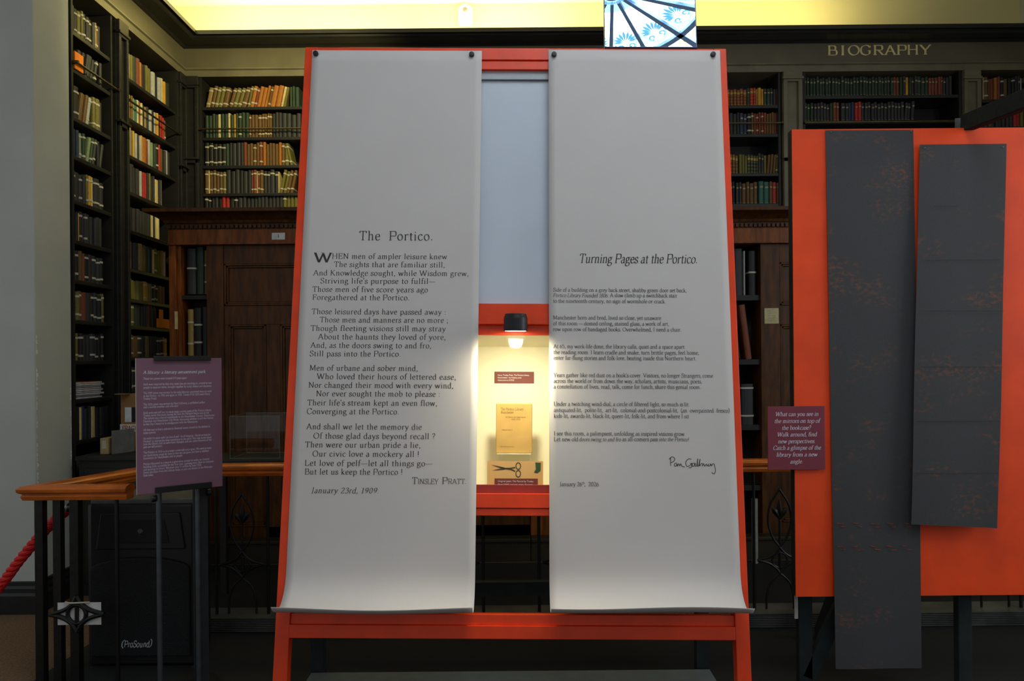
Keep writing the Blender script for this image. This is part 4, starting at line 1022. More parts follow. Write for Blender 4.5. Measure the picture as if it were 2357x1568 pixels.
a = on_plane(300 + 145 / 4.9, 820 + 200 / 4.9, PM); b = on_plane(300 + 847 / 4.9, 860, PM)
put_text(p, 'A library: a literary amusement park', a.x, a.z, b.x - a.x, 0.0195, -0.0008, italic=True, wgt=0.068, thin=0.03)
p.build('heading', M_WHITE_INK, ip)
p = MB()
for t, y, x in INFO:
    a = on_plane(300 + 147 / 4.9, 820 + y / 4.9, PM); b = on_plane(300 + x / 4.9, 820 + y / 4.9, PM)
    put_text(p, t, a.x, a.z, b.x - a.x, 0.0128, -0.0008, wgt=0.07, thin=0.036)
p.build('body_text', mat('pale_violet_ink', (216, 206, 224), 0.7), ip)

# ================================================================== CLEAR BOX on a dark side table behind the railing
zt = W(585, 1058, 4.45).z
tb = thing('side_table', 'dark side table behind the railing carrying a clear box', 'table', (W(590, 1058, 4.6).x, 4.62, 0))
p = MB(); p.box(-0.30, 0.34, -0.2, 0.2, zt - 0.03, zt); p.build('top', M_CASEIN, tb, bevel=0.003)
for sx in (-1, 1):
    for sy in (-1, 1):
        p = MB(); p.box(sx * 0.28 - 0.02, sx * 0.28 + 0.02, sy * 0.17 - 0.02, sy * 0.17 + 0.02, 0, zt - 0.03); p.build('leg', M_CASEIN, tb)
M_ACR = clear('clear_acrylic', 0.022, (0.97, 0.98, 0.97))
M_ACRE = mat('acrylic_edge', (120, 126, 120), 0.2, var=0.05)
a = W(528, 1056, 4.47); q = W(642, 958, 4.47)
ab = thing('acrylic_box', 'empty clear acrylic display box on the table behind the railing', 'display box', Tr((a.x + q.x) / 2, 4.62, zt + 0.0005))
w = (q.x - a.x) / 2; h = q.z - zt; t = 0.004
for nm, b in (('side', (-w, -w + t, -0.14, 0.14, 0, h)), ('side', (w - t, w, -0.14, 0.14, 0, h)), ('front_pane', (-w + t, w - t, -0.14, -0.136, 0, h)), ('back_pane', (-w + t, w - t, 0.136, 0.14, 0, h)), ('lid', (-w, w, -0.14, 0.14, h, h + t))):
    p = MB(); p.box(*b); p.build(nm, M_ACR, ab)
p = MB(); e = 0.0022
for x in (-w, w):
    for y in (-0.14, 0.14): p.tube([(x, y, 0), (x, y, h)], e * 0.6, 5)
for z in (0.003, h):
    p.tube([(-w, -0.14, z), (w, -0.14, z), (w, 0.14, z), (-w, 0.14, z), (-w, -0.14, z)], e * 0.6, 5)
p.build('polished_edge', M_ACRE, ab)

# ================================================================== THE RED POSTER STAND
st = thing('poster_stand', 'tall orange-red leaning display stand with lit glass case in its middle', 'display stand', STAND)
def L(px, py, y=0.0): return on_plane(px, py, STAND, y)
xl = (L(702, 108).x + L(627.5, 1568).x) / 2; xr = (L(1671, 113).x + L(1731, 1568).x) / 2
ztop = L(1180, 110).z; PW = 0.0505; TH = 0.045
for x0, x1 in ((xl, xl + PW), (xr - PW, xr)):
    p = MB(); p.box(x0, x1, 0, TH, 0.0, ztop); p.build('upright', M_RED, st, bevel=0.0025)
def rail(ya, yb, y0, y1, name='rail', px=1180, m=None, lip=None):
    p = MB(); p.box(xl + PW, xr - PW, y0, y1, L(px, yb).z, L(px, ya).z); p.build(name, m or M_RED, st, bevel=0.002)
rail(110.5, 137.5, 0.0, TH, 'top_rail'); rail(138.5, 158, 0.006, TH, 'top_rail')
rail(697, 745, 0.012, TH, 'middle_rail'); rail(745, 768, 0.028, TH, 'middle_rail')
rail(1136, 1170, 0.0, TH, 'sill_rail'); rail(1171, 1188, 0.006, TH, 'sill_rail')
rail(1416, 1441, 0.010, TH, 'lower_rail'); rail(1441, 1472, 0.0, TH, 'lower_rail')
# pale backing of the upper window
p = MB(); p.box(xl + PW, xr - PW, 0.02, 0.03, L(1180, 176).z, L(1180, 158).z); p.build('header_strip', mat('pale_grey_panel', (176, 182, 186), 0.4, var=0.04), st)
p = MB(); p.box(xl + PW, xr - PW, 0.032, 0.04, L(1180, 697).z, L(1180, 177).z); p.build('upper_panel', mat('pale_blue_grey_panel', (204, 214, 224), 0.35, var=0.05, scale=2), st)
# glass case
M_LIN = mat('cream_lining', (246, 242, 214), 0.7, var=0.02)
zc0_, zc1_ = L(1180, 1136).z, L(1180, 768).z
cd0, cd1 = TH, 0.30
p = MB(); p.box(xl + PW, xr - PW, cd1, cd1 + 0.012, zc0_ - 0.03, zc1_ + 0.02); p.box(xl + PW, xr - PW, cd0, cd1, zc1_, zc1_ + 0.02)
p.box(xl + PW, xl + PW + 0.012, cd0, cd1, zc0_, zc1_); p.box(xr - PW - 0.012, xr - PW, cd0, cd1, zc0_, zc1_); p.build('case_lining', M_LIN, st)
p = MB(); p.box(xl + PW, xr - PW, TH - 0.035, cd1, zc0_ - 0.03, zc0_ - 0.002); p.build('case_floor', M_LIN, st)
p = MB(); p.box(xl + PW, xr - PW, 0.012, 0.016, zc0_, zc1_); p.build('case_glass', clear('case_glass', 0.006), st)
p = MB(); p.box(xl + PW, xr - PW, 0.018, 0.030, zc0_, L(1180, 1116).z); p.build('case_lip', mat('dull_red_paint', (150, 40, 26), 0.5, var=0.1), st, bevel=0.002)
# rear legs, cross bar and bottom shelf in dark grey-green
STI = STAND.inverted()
def world_box(name, x0, x1, y0, y1, z0, z1, m):
    p = MB(); p.box(x0, x1, y0, y1, z0, z1, STI); return p.build(name, m, st)
for px in (735, 1615):
    x = W(px, 1500, 3.15).x; world_box('rear_leg', x - 0.028, x + 0.024, 3.12, 3.17, 0.0045, 2.2, M_GREEN)
xa, xb_ = W(735, 1500, 3.15).x, W(1615, 1500, 3.15).x
world_box('rear_cross_bar', xa + 0.024, xb_ - 0.028, 3.125, 3.16, W(1180, 1372, 3.125).z, W(1180, 1341, 3.125).z, M_GREEN)
world_box('base_shelf', xa - 0.02, xb_ + 0.02, 2.72, 3.10, 0.10, W(1180, 1545, 3.10).z, mat('slate_grey_shelf', (92, 102, 106), 0.6, var=0.1))
world_box('top_stretcher', xa + 0.024, xb_ - 0.028, 3.12, 3.17, 2.15, 2.2, M_GREEN)
for x in (xl + 0.005, xr - 0.04):
    p = MB(); z = 2.1; p.box(x, x + 0.03, TH, 0.36, z, z + 0.04); p.build('spacer', M_GREEN, st)
# lamp
lp = thing('picture_lamp', 'small black drum lamp glowing above the glass case', 'lamp', STAND @ Tr(L(1187, 742, -0.05).x, -0.062, L(1187, 764, -0.05).z))
lr = 27.5 * 2.72 / F; lh = 40 * 2.72 / F
tilt = Matrix.Rotation(STAND_T, 4, 'X')
p = MB(); p.lathe([(lr * 0.90, 0.004), (lr, 0.0), (lr, lh * 0.70), (lr * 0.975, lh * 0.80), (lr * 0.93, lh * 0.86), (lr * 0.9, lh * 0.97), (lr * 0.86, lh), (lr * 0.4, lh + 0.001)], 40, tilt); p.build('drum', M_BLACK, lp, smooth=30)
p = MB(); p.lathe([(lr * 0.88, 0.0005), (lr * 0.88, 0.0035)], 32, tilt); lens_ = p.build('lens', glow('lamp_lens', (1.0, 0.86, 0.56), 14, True), lp)
p = MB(); p.box(-0.018, 0.018, lr * 0.8, 0.0735, lh * 0.35, lh * 0.75); p.build('bracket', M_BLACK, lp)
sd = bpy.data.lights.new('picture_lamp_light', 'SPOT'); sd.energy = 14; sd.color = (1.0, 0.88, 0.60); sd.spot_size = R(164); sd.spot_blend = 1.0; sd.shadow_soft_size = 0.03
so = bpy.data.objects.new('picture_lamp_light', sd); COL.objects.link(so)
so.matrix_world = lp.matrix_world @ tilt @ Tr(0, 0, -0.012) @ Matrix.Rotation(R(20), 4, 'X')

# mirror tile standing on the top rail
M_MIR = bpy.data.materials.new('mirror_silver'); M_MIR.use_nodes = True
_b = M_MIR.node_tree.nodes['Principled BSDF']; _b.inputs['Metallic'].default_value = 1; _b.inputs['Roughness'].default_value = 0.0; _b.inputs['Base Color'].default_value = (0.92, 0.94, 0.95, 1)
ma, mb_ = L(1391, 111.5), L(1604, 111.5)
mt = thing('mirror_panel', 'mirror standing on the poster stand reflecting the stained glass skylight', 'mirror', STAND @ Tr((ma.x + mb_.x) / 2, MIR_Y, ztop + 0.001))
w = (mb_.x - ma.x) / 2; MH = 0.42
p = MB(); p.box(-w + 0.003, w - 0.003, 0.0, 0.002, 0.003, MH); p.build('glass', M_MIR, mt)
p = MB(); p.box(-w, -w + 0.003, -0.0015, 0.004, 0, MH); p.box(w - 0.003, w, -0.0015, 0.004, 0, MH); p.box(-w, w, -0.0015, 0.004, 0, 0.003); p.box(-w, w, 0.002, 0.018, 0, MH)
p.build('backing_board', mat('blue_grey_edge', (70, 96, 130), 0.4), mt)

# ------------------------------------------------------------------ the two paper posters
def poster(tl, tr, bl, br, zbot_px, name, label, wob):
    x0 = (L(*tl).x + L(*bl).x) / 2; x1 = (L(*tr).x + L(*br).x) / 2
    zt = L(tl[0], tl[1]).z; zb0 = L(br[0] if wob < 0 else bl[0], zbot_px).z
    root = thing(name, label, 'poster', STAND @ Tr(x0, -0.003, zt))
    Wd = x1 - x0
    NS, NX = 70, 24
    Mw = root.matrix_world; CL = 0.25; n = 34; ds = CL / n
    def profile(flat):
        prof = [(flat * i / 39, 0.0006 * math.sin(math.pi * i / 39) ** 2) for i in range(40)]
        d, o = prof[-1]
        for i in range(n):
            a = R(136) * ((i + 1) / n) ** 1.7
            d += ds * math.cos(a); o += ds * math.sin(a); prof.append((d, o))
        return prof
    lo_, hi_ = 1.2, 2.4
    for _ in range(40):      # length of the hanging part that brings the rolled end to its height in the photograph
        mid_ = (lo_ + hi_) / 2
        low = max(proj(Mw @ Vector((Wd / 2, -o, -d)))[1] for d, o in profile(mid_))
        if low < zbot_px + 4: lo_ = mid_
        else: hi_ = mid_
    prof = profile(lo_)
    v = []; f = []
    def bow(i, fx):
        return (prof[i][1] * (1.0 + wob * 0.10 * (fx - 0.5)) + 0.0003 * math.sin(fx * 7 + i * 0.07))
    for i, (dd, oo) in enumerate(prof):
        for j in range(NX + 1):
            fx = j / NX
            v.append((fx * Wd, -bow(i, fx) - 0.001, -dd - (0.006 * math.sin(fx * 5 + wob) * max(0, i - 60) / 14)))
    for i in range(len(prof) - 1):
        for j in range(NX):
            q = i * (NX + 1) + j; f.append((q, q + 1, q + NX + 2, q + NX + 1))
    me = bpy.data.meshes.new('paper_sheet'); me.from_pydata(v, [], f); me.materials.append(M_PAPER)
    for p_ in me.polygons: p_.use_smooth = True
    o = bpy.data.objects.new('paper_sheet', me); COL.objects.link(o); o.parent = root
    sol = o.modifiers.new('thickness', 'SOLIDIFY'); sol.thickness = 0.0006; sol.offset = -1
    return root, x0, zt, Wd
pol, *_ = poster((716, 117), (1107, 117), (667, 1250), (1097.5, 1250), 1408, 'poem_poster', 'left white paper poster printed with The Portico poem of 1909', -1)
por, *_ = poster((1261, 116), (1655, 118), (1266, 1250), (1702, 1250), 1407, 'poem_poster', 'right white paper poster printed with Turning Pages at the Portico', 1)
PT = -0.0057
def lines(root, data, name, m, **kw):
    p = MB()
    Mr = root.matrix_world.inverted() @ STAND
    for d in data:
        t, xa, xb2, y, em = d[:5]; k2 = dict(kw); k2.update(d[5] if len(d) > 5 else {})
        px_text(p, STAND, t, xa, xb2, y, em, y0=PT, yl=0.0, **k2)
    p.v = [tuple(Mr @ Vector(q)) for q in p.v]
    return p.build(name, m, root)
lines(pol, [("The  Portico.", 826, 997, 552.6, 30, dict(track=0.05))], 'title', M_INK2)
POEM = [("HEN men of ampler leisure knew", 764, 1029, 595.6), ("The sights that are familiar still,", 768.4, 1024, 614.5), ("And Knowledge sought, while Wisdom grew,", 721, 1079, 634), ("Striving life's purpose to fulfil—", 737, 1002, 652.4),
 ("Those men of five score years ago", 718.7, 985, 671.8), ("Foregathered at the Portico.", 718.7, 943, 690.3), ("Those leisured days have passed away :", 717, 1027, 723), ("Those men and manners are no more ;", 735.6, 1032, 742),
 ("Though fleeting visions still may stray", 714.5, 1026, 761.5), ("About the haunts they loved of yore,", 732, 1026, 781), ("And, as the doors swing to and fro,", 714.5, 993, 800.6), ("Still pass into the Portico.", 712.4, 923, 820),
 ("Men of urbane and sober mind,", 712, 962, 853), ("Who loved their hours of lettered ease,", 729, 1050, 872.6), ("Nor changed their mood with every wind,", 709.5, 1044, 892.4), ("Nor ever sought the mob to please :", 727, 1013.6, 912),
 ("Their life's stream kept an even flow,", 707, 1006.5, 933), ("Converging at the Portico.", 706, 919, 953), ("And shall we let the memory die", 705, 971, 988), ("Of those glad days beyond recall ?", 721, 1002, 1009.5),
 ("Then were our urban pride a lie,", 702, 968, 1029.7), ("Our civic love a mockery all !", 718.7, 965, 1050.7), ("Let love of pelf—let all things go—", 701, 995, 1072), ("But let us keep the Portico !", 701, 927, 1092)]
lines(pol, [(t, a, b, y, 17.8 + (y - 600) * 0.0025, dict(track=0.045)) for t, a, b, y in POEM] + [("W", 722, 764, 604, 32, dict(wgt=0.06))], 'verse_lettering', M_INK2, wgt=0.046)
lines(pol, [("T", 948, 961, 1114, 22), ("INSLEY", 961.5, 1009, 1114, 17), ("P", 1017, 1030, 1114, 22), ("RATT.", 1031, 1073.5, 1114, 17)], 'author_lettering', M_INK2)
lines(pol, [("January 23rd, 1909.", 715, 872, 1135, 18.5, dict(italic=True, track=0.05))], 'date_lettering', M_INK2)
lines(por, [("Turning Pages at the Portico.", 1332, 1606, 605, 30, dict(italic=True, wgt=0.046))], 'title', M_INK)
X0 = 1273
PB = [("Side of a building on a grey back street, shabby green door set back,", X0, 1581, 671.4), ("to the nineteenth century, no sign of wormhole or crack.", X0, 1533, 697), ("A slow climb up a switchback stair", 1404, 1559, 684),
 ("Manchester born and bred, lived so close, yet unaware", X0, 1522, 735.3), ("of this room — domed ceiling, stained glass, a work of art,", X0, 1540, 748.7), ("row upon row of bandaged books. Overwhelmed, I need a chair.", X0, 1569, 762),
 ("At 65, my work-life done, the library calls, quiet and a space apart:", X0 + 1, 1578, 801.5), ("the reading room. I learn cradle and snake, turn brittle pages, feel home,", X0 + 1, 1609, 815), ("enter far-flung stories and folk-lore, beating inside this Northern heart.", X0 + 1, 1603, 828),
 ("Years gather like red dust on a book's cover. Visitors, no longer Strangers, come", X0 + 1, 1641.5, 867.7), ("across the world or from down the way, scholars, artists, musicians, poets,", X0 + 1, 1616, 881), ("a constellation of lives, read, talk, come for lunch, share this genial room.", X0 + 1, 1613.5, 894),
 ("Under a twitching wind-dial, a circle of filtered light, so much is lit:", X0 + 1.5, 1587.5, 934), ("antiquated-lit,  polite-lit,  art-lit,  colonial-and-postcolonial-lit,  (an  overpainted  fresco)", X0 + 1.5, 1680, 948), ("kids-lit, awards-lit, black-lit, queer-lit, folk-lit, and from where I sit", X0 + 1.5, 1586, 961.5),
 ("I see this room, a palimpsest, unfolding as inspired visions grow.", X0 + 1.5, 1578, 1002), ("Let new-old", X0 + 1.5, 1331, 1015.4), ("as all-comers", 1432, 1494, 1015.4), ("January 26", 1287.6, 1340, 1119), (",  2026.", 1345, 1381, 1119)]
PI = [("Portico Library Founded 1806.", X0, 1400.5, 684), ("doors swing to and fro", 1333, 1429, 1015.4), ("pass into the Portico!", 1496, 1586, 1015.4)]
lines(por, [(t, a, b, y, 12.6 + (y - 670) * 0.002) for t, a, b, y in PB] + [(t, a, b, y, 12.6, dict(italic=True)) for t, a, b, y in PI] + [("th", 1340, 1346, 1114.5, 8)], 'verse_lettering', M_INK, wgt=0.045, thin=0.02)
# handwritten name
p = MB(); Mr = por.matrix_world.inverted()
SIG = ['742,1340 741,1316 741,1292', '732,1300 748,1285 766,1295 760,1312 743,1320', '778,1322 766,1325 764,1340 774,1340 780,1326 782,1342 790,1326 796,1340 802,1326 810,1342 826,1346',
       '866,1300 848,1298 832,1318 838,1342 856,1338 866,1322 866,1348 850,1352', '884,1322 872,1326 872,1342 882,1340 888,1322 890,1342 898,1336 904,1296 902,1340 910,1336 918,1298 914,1340 926,1326 936,1330 930,1342 940,1326 946,1342 956,1328 962,1340 972,1326 966,1338 976,1340 984,1326 986,1340 1000,1326 1010,1360 1006,1385 994,1386 990,1376']
for s_ in SIG:
    pts = []
    for q in s_.split():
        zx, zy = map(float, q.split(',')); w_ = STAND @ on_plane(1260 + zx / 2.613, 560 + zy / 2.613, STAND, PT); pts.append(Mr @ w_)
    P = smooth_pts(pts, 5)
    for i in range(len(P) - 1):
        t = (P[i + 1] - P[i]);
        if t.length < 1e-7: continue
        t.normalize(); nrm = Vector((-t.z, 0, t.x)) * 0.0011
        p.quad([P[i] - nrm, P[i + 1] - nrm, P[i + 1] + nrm, P[i] + nrm])
p.build('signature', M_INK, por)
# black round magnets holding the posters
for (px, py), lab in (((728, 126), 'outer top corner of the left poster'), ((1086, 128), 'inner top corner of the left poster'), ((1275, 128), 'inner top corner of the right poster'), ((1640, 128), 'outer top corner of the right poster')):
    l_ = L(px, py); p = MB(); p.lathe([(0.0105, 0), (0.0105, 0.007), (0.009, 0.010), (0.004, 0.0105)], 20)
    o = p.build('magnet', M_BLACK, None, STAND @ Tr(l_.x, -0.0055, l_.z) @ Matrix.Rotation(R(90), 4, 'X'), smooth=30); tag(o, 'black round magnet at the ' + lab, 'magnet', 'magnets pinning the posters')

# ------------------------------------------------------------------ exhibits in the case
def exhibit(name, px0, py0, px1, py1, y, m, label, cat, th=0.004):
    a = L(px0, py1, y); b = L(px1, py0, y)
    root = thing(name, label, cat, STAND @ Tr((a.x + b.x) / 2, y, a.z))
    p = MB(); w_ = (b.x - a.x) / 2; p.box(-w_, w_, 0, th, 0, b.z - a.z)
    return root, p, w_, b.z - a.z
M_TEXTBROWN = mat('brown_label', (118, 52, 38), 0.6, var=0.06)
yb_ = cd1 - 0.003
r1, p, w_, h_ = exhibit('caption_label', 1138, 856, 1229, 882, yb_, None, 'brown caption label on the back of the glass case', 'label', 0.0025)
p.build('card', M_TEXTBROWN, r1)
p = MB()
for i, (t, f_) in enumerate((("Harry Tinsley Pratt, The Portico Library", 0.80), ("Manchester: Its History and", 0.60), ("Associations (1922)", 0.42))): put_text(p, t, -w_ * 0.84, h_ * (0.64 - 0.22 * i), 2 * w_ * f_, h_ * 0.17, -0.0006, serif=False, wgt=0.05, thin=0.045)
p.build('caption_text', M_WHITE_INK, r1)
yk = 0.17
r2, p, w_, h_ = exhibit('display_book', 1141, 929, 1225, 1043, yk, None, 'worn tan booklet titled The Portico Library inside the glass case', 'book', 0.008)
p.build('cover', mat('worn_tan_cover', (196, 160, 88), 0.7, var=0.12, scale=10), r2, bevel=0.003)
p = MB()
for t, x, z, f_, e_ in (("The Portico Library", 0.12, 0.86, 0.64, 0.075), ("Manchester", 0.13, 0.795, 0.36, 0.075), ("Its History and Associations", 0.26, 0.71, 0.56, 0.04), ("(1802-1922)", 0.43, 0.665, 0.24, 0.04), ("TINSLEY PRATT", 0.16, 0.45, 0.30, 0.035), ("The Portico Library", 0.12, 0.12, 0.38, 0.03)):
    put_text(p, t, -w_ + 2 * w_ * x, h_ * z, 2 * w_ * f_, h_ * e_, -0.0006)
p.build('cover_lettering', mat('brown_print', (84, 56, 28), 0.7), r2)
r3 = thing('book_easel', 'clear acrylic easel holding the tan booklet upright', 'easel', STAND @ Tr(L(1183, 1043, yk).x, yk, L(1183, 1043, yk).z))
zf = zc0_ - L(1183, 1043, yk).z - 0.001
p = MB(); p.box(-0.06, 0.06, 0.010, 0.013, zf, 0.06); p.build('back_plate', M_ACR, r3)
p = MB(); p.box(-0.066, 0.066, -0.014, 0.012, -0.006, -0.001); p.build('ledge', mat('pale_acrylic', (222, 214, 176), 0.3), r3)
p = MB(); p.box(-0.07, 0.07, -0.004, 0.0, zf, -0.006); p.build('front_plate', M_ACR, r3)
yc_ = 0.10
r4, p, w_, h_ = exhibit('poem_card', 1121, 1062, 1250, 1134, yc_, None, 'old tan card printed with dark scissors inside the glass case', 'card', 0.002)
p.build('card', mat('old_tan_card', (214, 172, 108), 0.7, var=0.08, scale=8), r4)
p = MB(); u = 2 * w_; Q = lambda x, z: (-w_ + u * x, -0.0008, h_ * z)
def strip(p, pts, hw):
    P = [Vector(q) for q in pts]
    for i in range(len(P) - 1):
        t = (P[i + 1] - P[i]).normalized(); n_ = Vector((-t.z, 0, t.x)) * hw
        p.quad([P[i] - n_, P[i + 1] - n_, P[i + 1] + n_, P[i] + n_])
p.quad([Q(0.06, 0.885), Q(0.30, 0.80), Q(0.36, 0.745), Q(0.28, 0.75)]); p.quad([Q(0.08, 0.70), Q(0.30, 0.725), Q(0.36, 0.775), Q(0.28, 0.775)])
strip(p, [Q(0.30, 0.765), Q(0.42, 0.77), Q(0.50, 0.80)], 0.0022); strip(p, [Q(0.30, 0.765), Q(0.42, 0.74), Q(0.50, 0.68)], 0.0022)
for cz in (0.845, 0.60):
    strip(p, [Q(0.555 + 0.042 * math.cos(t), cz + 0.105 * math.sin(t) * 1.0) for t in [i * math.pi / 10 for i in range(21)]], 0.0016)
p.build('scissors_print', mat('dark_olive_ink', (58, 58, 26), 0.7), r4)
p = MB(); p.quad([Q(0.86, 0.96), Q(0.96, 0.95), Q(0.955, 0.70), Q(0.90, 0.62), Q(0.835, 0.64), Q(0.87, 0.74)]); p.build('green_stamp', mat('green_ink', (44, 82, 44), 0.7), r4)
p = MB(); put_text(p, 'TURNING PAGES, 1909', -w_ * 0.3, h_ * 0.33, w_ * 0.55, h_ * 0.07, -0.0008, wgt=0.03); p.build('small_print', mat('brown_print', (84, 56, 28), 0.7), r4)
r5, p, w_, h_ = exhibit('caption_label', 1138, 1102, 1238, 1130, 0.065, None, 'brown caption label at the front of the glass case floor', 'label', 0.0025)
p.build('card', M_TEXTBROWN, r5)
p = MB()
for i, (t, f_) in enumerate((("Original poem, The Portico by Tinsley", 0.82), ("Pratt (1909) and new poem, Turning", 0.80))): put_text(p, t, -w_ * 0.84, h_ * (0.72 - 0.26 * i), 2 * w_ * f_, h_ * 0.17, -0.0006, serif=False, wgt=0.05, thin=0.045)
p.build('caption_text', M_WHITE_INK, r5)

# ================================================================== ORANGE BOARD ON THE RIGHT
BY = 3.2
ob = thing('orange_board', 'large orange-red display board on dark legs at the right edge', 'display board', (W(2100, 1000, BY).x, BY, 0))
bo = ob.location.copy()
bx0 = (W(1823, 298, BY).x + W(1832, 1375, BY).x) / 2; bx1 = bx0 + 1.22
bzt = W(1823, 298, BY).z; bzb = W(1832, 1374, BY).z
p = MB(); p.box(bx0 - bo.x, bx1 - bo.x, 0, 0.006, bzb, bzt); p.build('face', M_BOARD, ob)
p = MB(); p.box(bx0 - bo.x, bx1 - bo.x, 0.006, 0.05, bzb, bzt); p.build('backing', M_GREEN, ob)
for px in (1855, 2222):
    x = W(px, 1450, BY + 0.05).x - bo.x
    p = MB(); p.box(x - 0.03, x + 0.03, 0.05, 0.09, 0.0045, bzt - 0.1); p.build('leg', M_GREEN, ob, bevel=0.003)
    xs_ = x + (0.34 if px < 2000 else 0.0)
    p = MB(); p.prism([(0.05, 1.0), (0.05, 1.06), (0.75, 0.06), (0.75, 0.0045), (0.71, 0.0045)], 'x', xs_ - 0.022, xs_ + 0.022); p.build('rear_strut', M_GREEN, ob)
    p = MB(); p.box(x - 0.03, x + 0.03, -0.16, 0.05, 0.0045, 0.045); p.build('foot', M_GREEN, ob, bevel=0.003)
p = MB(); a, b = W(1862, 1560, BY + 0.06), W(1935, 1395, BY + 0.06)
d = Vector((b.x - a.x, 0, b.z - a.z)).normalized(); nn = Vector((-d.z, 0, d.x)) * 0.03
p.prism([((a - nn).x - bo.x, (a - nn).z), ((a + nn).x - bo.x, (a + nn).z), ((b + nn).x - bo.x, (b + nn).z), ((b - nn).x - bo.x, (b - nn).z)], 'y', 0.05, 0.08); p.build('corner_brace', M_GREEN, ob)
p = MB(); a, b = W(1828.5, 1424, BY + 0.055), W(1836, 1378, BY + 0.055)
p.box(a.x - bo.x, b.x - bo.x, 0.051, 0.056, a.z, b.z + 0.05); p.build('pale_batten', mat('pale_batten_paint', (176, 178, 176), 0.6), ob)
a = W(1738, 1290, 5.40)
p = MB(); p.lathe([(0.022, 0), (0.022, 0.47), (0.017, 0.47), (0.017, 0.46)], 16); o = p.build('paper_roll', mat('pale_roll_paper', (150, 152, 140), 0.7), None, Tr(a.x, 5.40, 0.0045), smooth=30); tag(o, 'pale paper roll upright in the dark between poster stand and orange board', 'roll')
# slanting beam fixed on top of the board
q0 = W(2222, 284, BY + 0.03); q1 = W(2480, 182, 2.5)
bm_ = thing('timber_beam', 'dark slanting timber beam rising forward from the orange board', 'beam', q0)
d = (q1 - q0); Lb = d.length; d.normalize()
Mbm = d.to_track_quat('X', 'Z').to_matrix().to_4x4()
p = MB(); p.box(0, Lb, -0.022, 0.022, -0.036, 0.036, Mbm); p.build('timber', mat('dark_green_timber', (34, 39, 41), 0.7, spec=0.05, var=0.2, scale=6, stretch=(1, 8, 8)), bm_, bevel=0.003)
p = MB(); p.box(-0.03, 0.05, 0.023, 0.027, -0.07, 0.03); p.build('fixing_plate', M_GREYMET, bm_)

# dark hanging sheets
def scroll_mat(name, seed, z_bands):
    m = bpy.data.materials.new(name); m.use_nodes = True; nt = m.node_tree; n = nt.nodes; l = nt.links; b = n['Principled BSDF']
    b.inputs['Roughness'].default_value = 0.75
    tc = n.new('ShaderNodeTexCoord'); mp = n.new('ShaderNodeMapping'); mp.inputs['Location'].default_value = (seed, 0, seed * 2); mp.inputs['Scale'].default_value = (0.8, 1, 1.3)
    l.new(tc.outputs['Object'], mp.inputs['Vector'])
    n1 = n.new('ShaderNodeTexNoise'); n1.inputs['Scale'].default_value = 5; n1.inputs['Detail'].default_value = 8
    n2 = n.new('ShaderNodeTexNoise'); n2.inputs['Scale'].default_value = 55; n2.inputs['Detail'].default_value = 6
    n3 = n.new('ShaderNodeTexNoise'); n3.inputs['Scale'].default_value = 300
    for q in (n1, n2, n3): l.new(mp.outputs['Vector'], q.inputs['Vector'])
    base = n.new('ShaderNodeValToRGB'); l.new(n3.outputs['Fac'], base.inputs['Fac'])
    base.color_ramp.elements[0].color = (*lin((48, 49, 51)), 1); base.color_ramp.elements[1].color = (*lin((68, 69, 71)), 1)
    r1 = n.new('ShaderNodeValToRGB'); r1.color_ramp.elements[0].position = 0.50; r1.color_ramp.elements[1].position = 0.68; l.new(n1.outputs['Fac'], r1.inputs['Fac'])
    r2 = n.new('ShaderNodeValToRGB'); r2.color_ramp.elements[0].position = 0.48; r2.color_ramp.elements[1].position = 0.68; l.new(n2.outputs['Fac'], r2.inputs['Fac'])
    mu = n.new('ShaderNodeMath'); mu.operation = 'MULTIPLY'; l.new(r1.outputs['Color'], mu.inputs[0]); l.new(r2.outputs['Color'], mu.inputs[1])
    mu2 = n.new('ShaderNodeMath'); mu2.operation = 'MULTIPLY'; mu2.inputs[1].default_value = 0.5; l.new(mu.outputs[0], mu2.inputs[0]); mu2.use_clamp = True
    mx = n.new('ShaderNodeMix'); mx.data_type = 'RGBA'; l.new(mu2.outputs[0], mx.inputs['Factor']); l.new(base.outputs['Color'], mx.inputs[6]); mx.inputs[7].default_value = (*lin((150, 88, 40)), 1)
    l.new(mx.outputs[2], b.inputs['Base Color'])
    return m
def hanging(corners, yoff, bulge, m, label):
    (ax, ay), (bx, by), (cx, cy), (dx, dy) = corners     # TL TR BR BL
    P = [W(ax, ay, BY - yoff), W(bx, by, BY - yoff), W(cx, cy, BY - yoff - bulge), W(dx, dy, BY - yoff - bulge)]
    root = thing('hanging_sheet', label, 'paper sheet', (P[0] + P[1]) / 2)
    NX, NZ = 12, 40; v = []; f = []; o0 = root.matrix_world.translation.copy()
    for i in range(NZ + 1):
        t = i / NZ
        for j in range(NX + 1):
            s_ = j / NX; q = (P[0] * (1 - s_) + P[1] * s_) * (1 - t) + (P[3] * (1 - s_) + P[2] * s_) * t
            q = q.copy(); q.y -= 0.004 * math.sin(t * 9 + s_ * 2) * t + 0.003 * math.sin(s_ * 6) * t
            v.append(tuple(q - o0))
    for i in range(NZ):
        for j in range(NX):
            k = i * (NX + 1) + j; f.append((k, k + 1, k + NX + 2, k + NX + 1))
    me = bpy.data.meshes.new('rubbed_paper'); me.from_pydata(v, [], f); me.materials.append(m)
    o = bpy.data.objects.new('rubbed_paper', me); COL.objects.link(o); o.parent = root
    sol = o.modifiers.new('thickness', 'SOLIDIFY'); sol.thickness = 0.0008; sol.offset = 1
    return root, P
hs1, P1 = hanging([(1900, 300), (2102, 299), (2123, 1540), (1923, 1540)], 0.004, 0.012, scroll_mat('dark_rubbing', 3.0, None), 'long dark rubbed paper sheet hanging past the bottom of orange board')
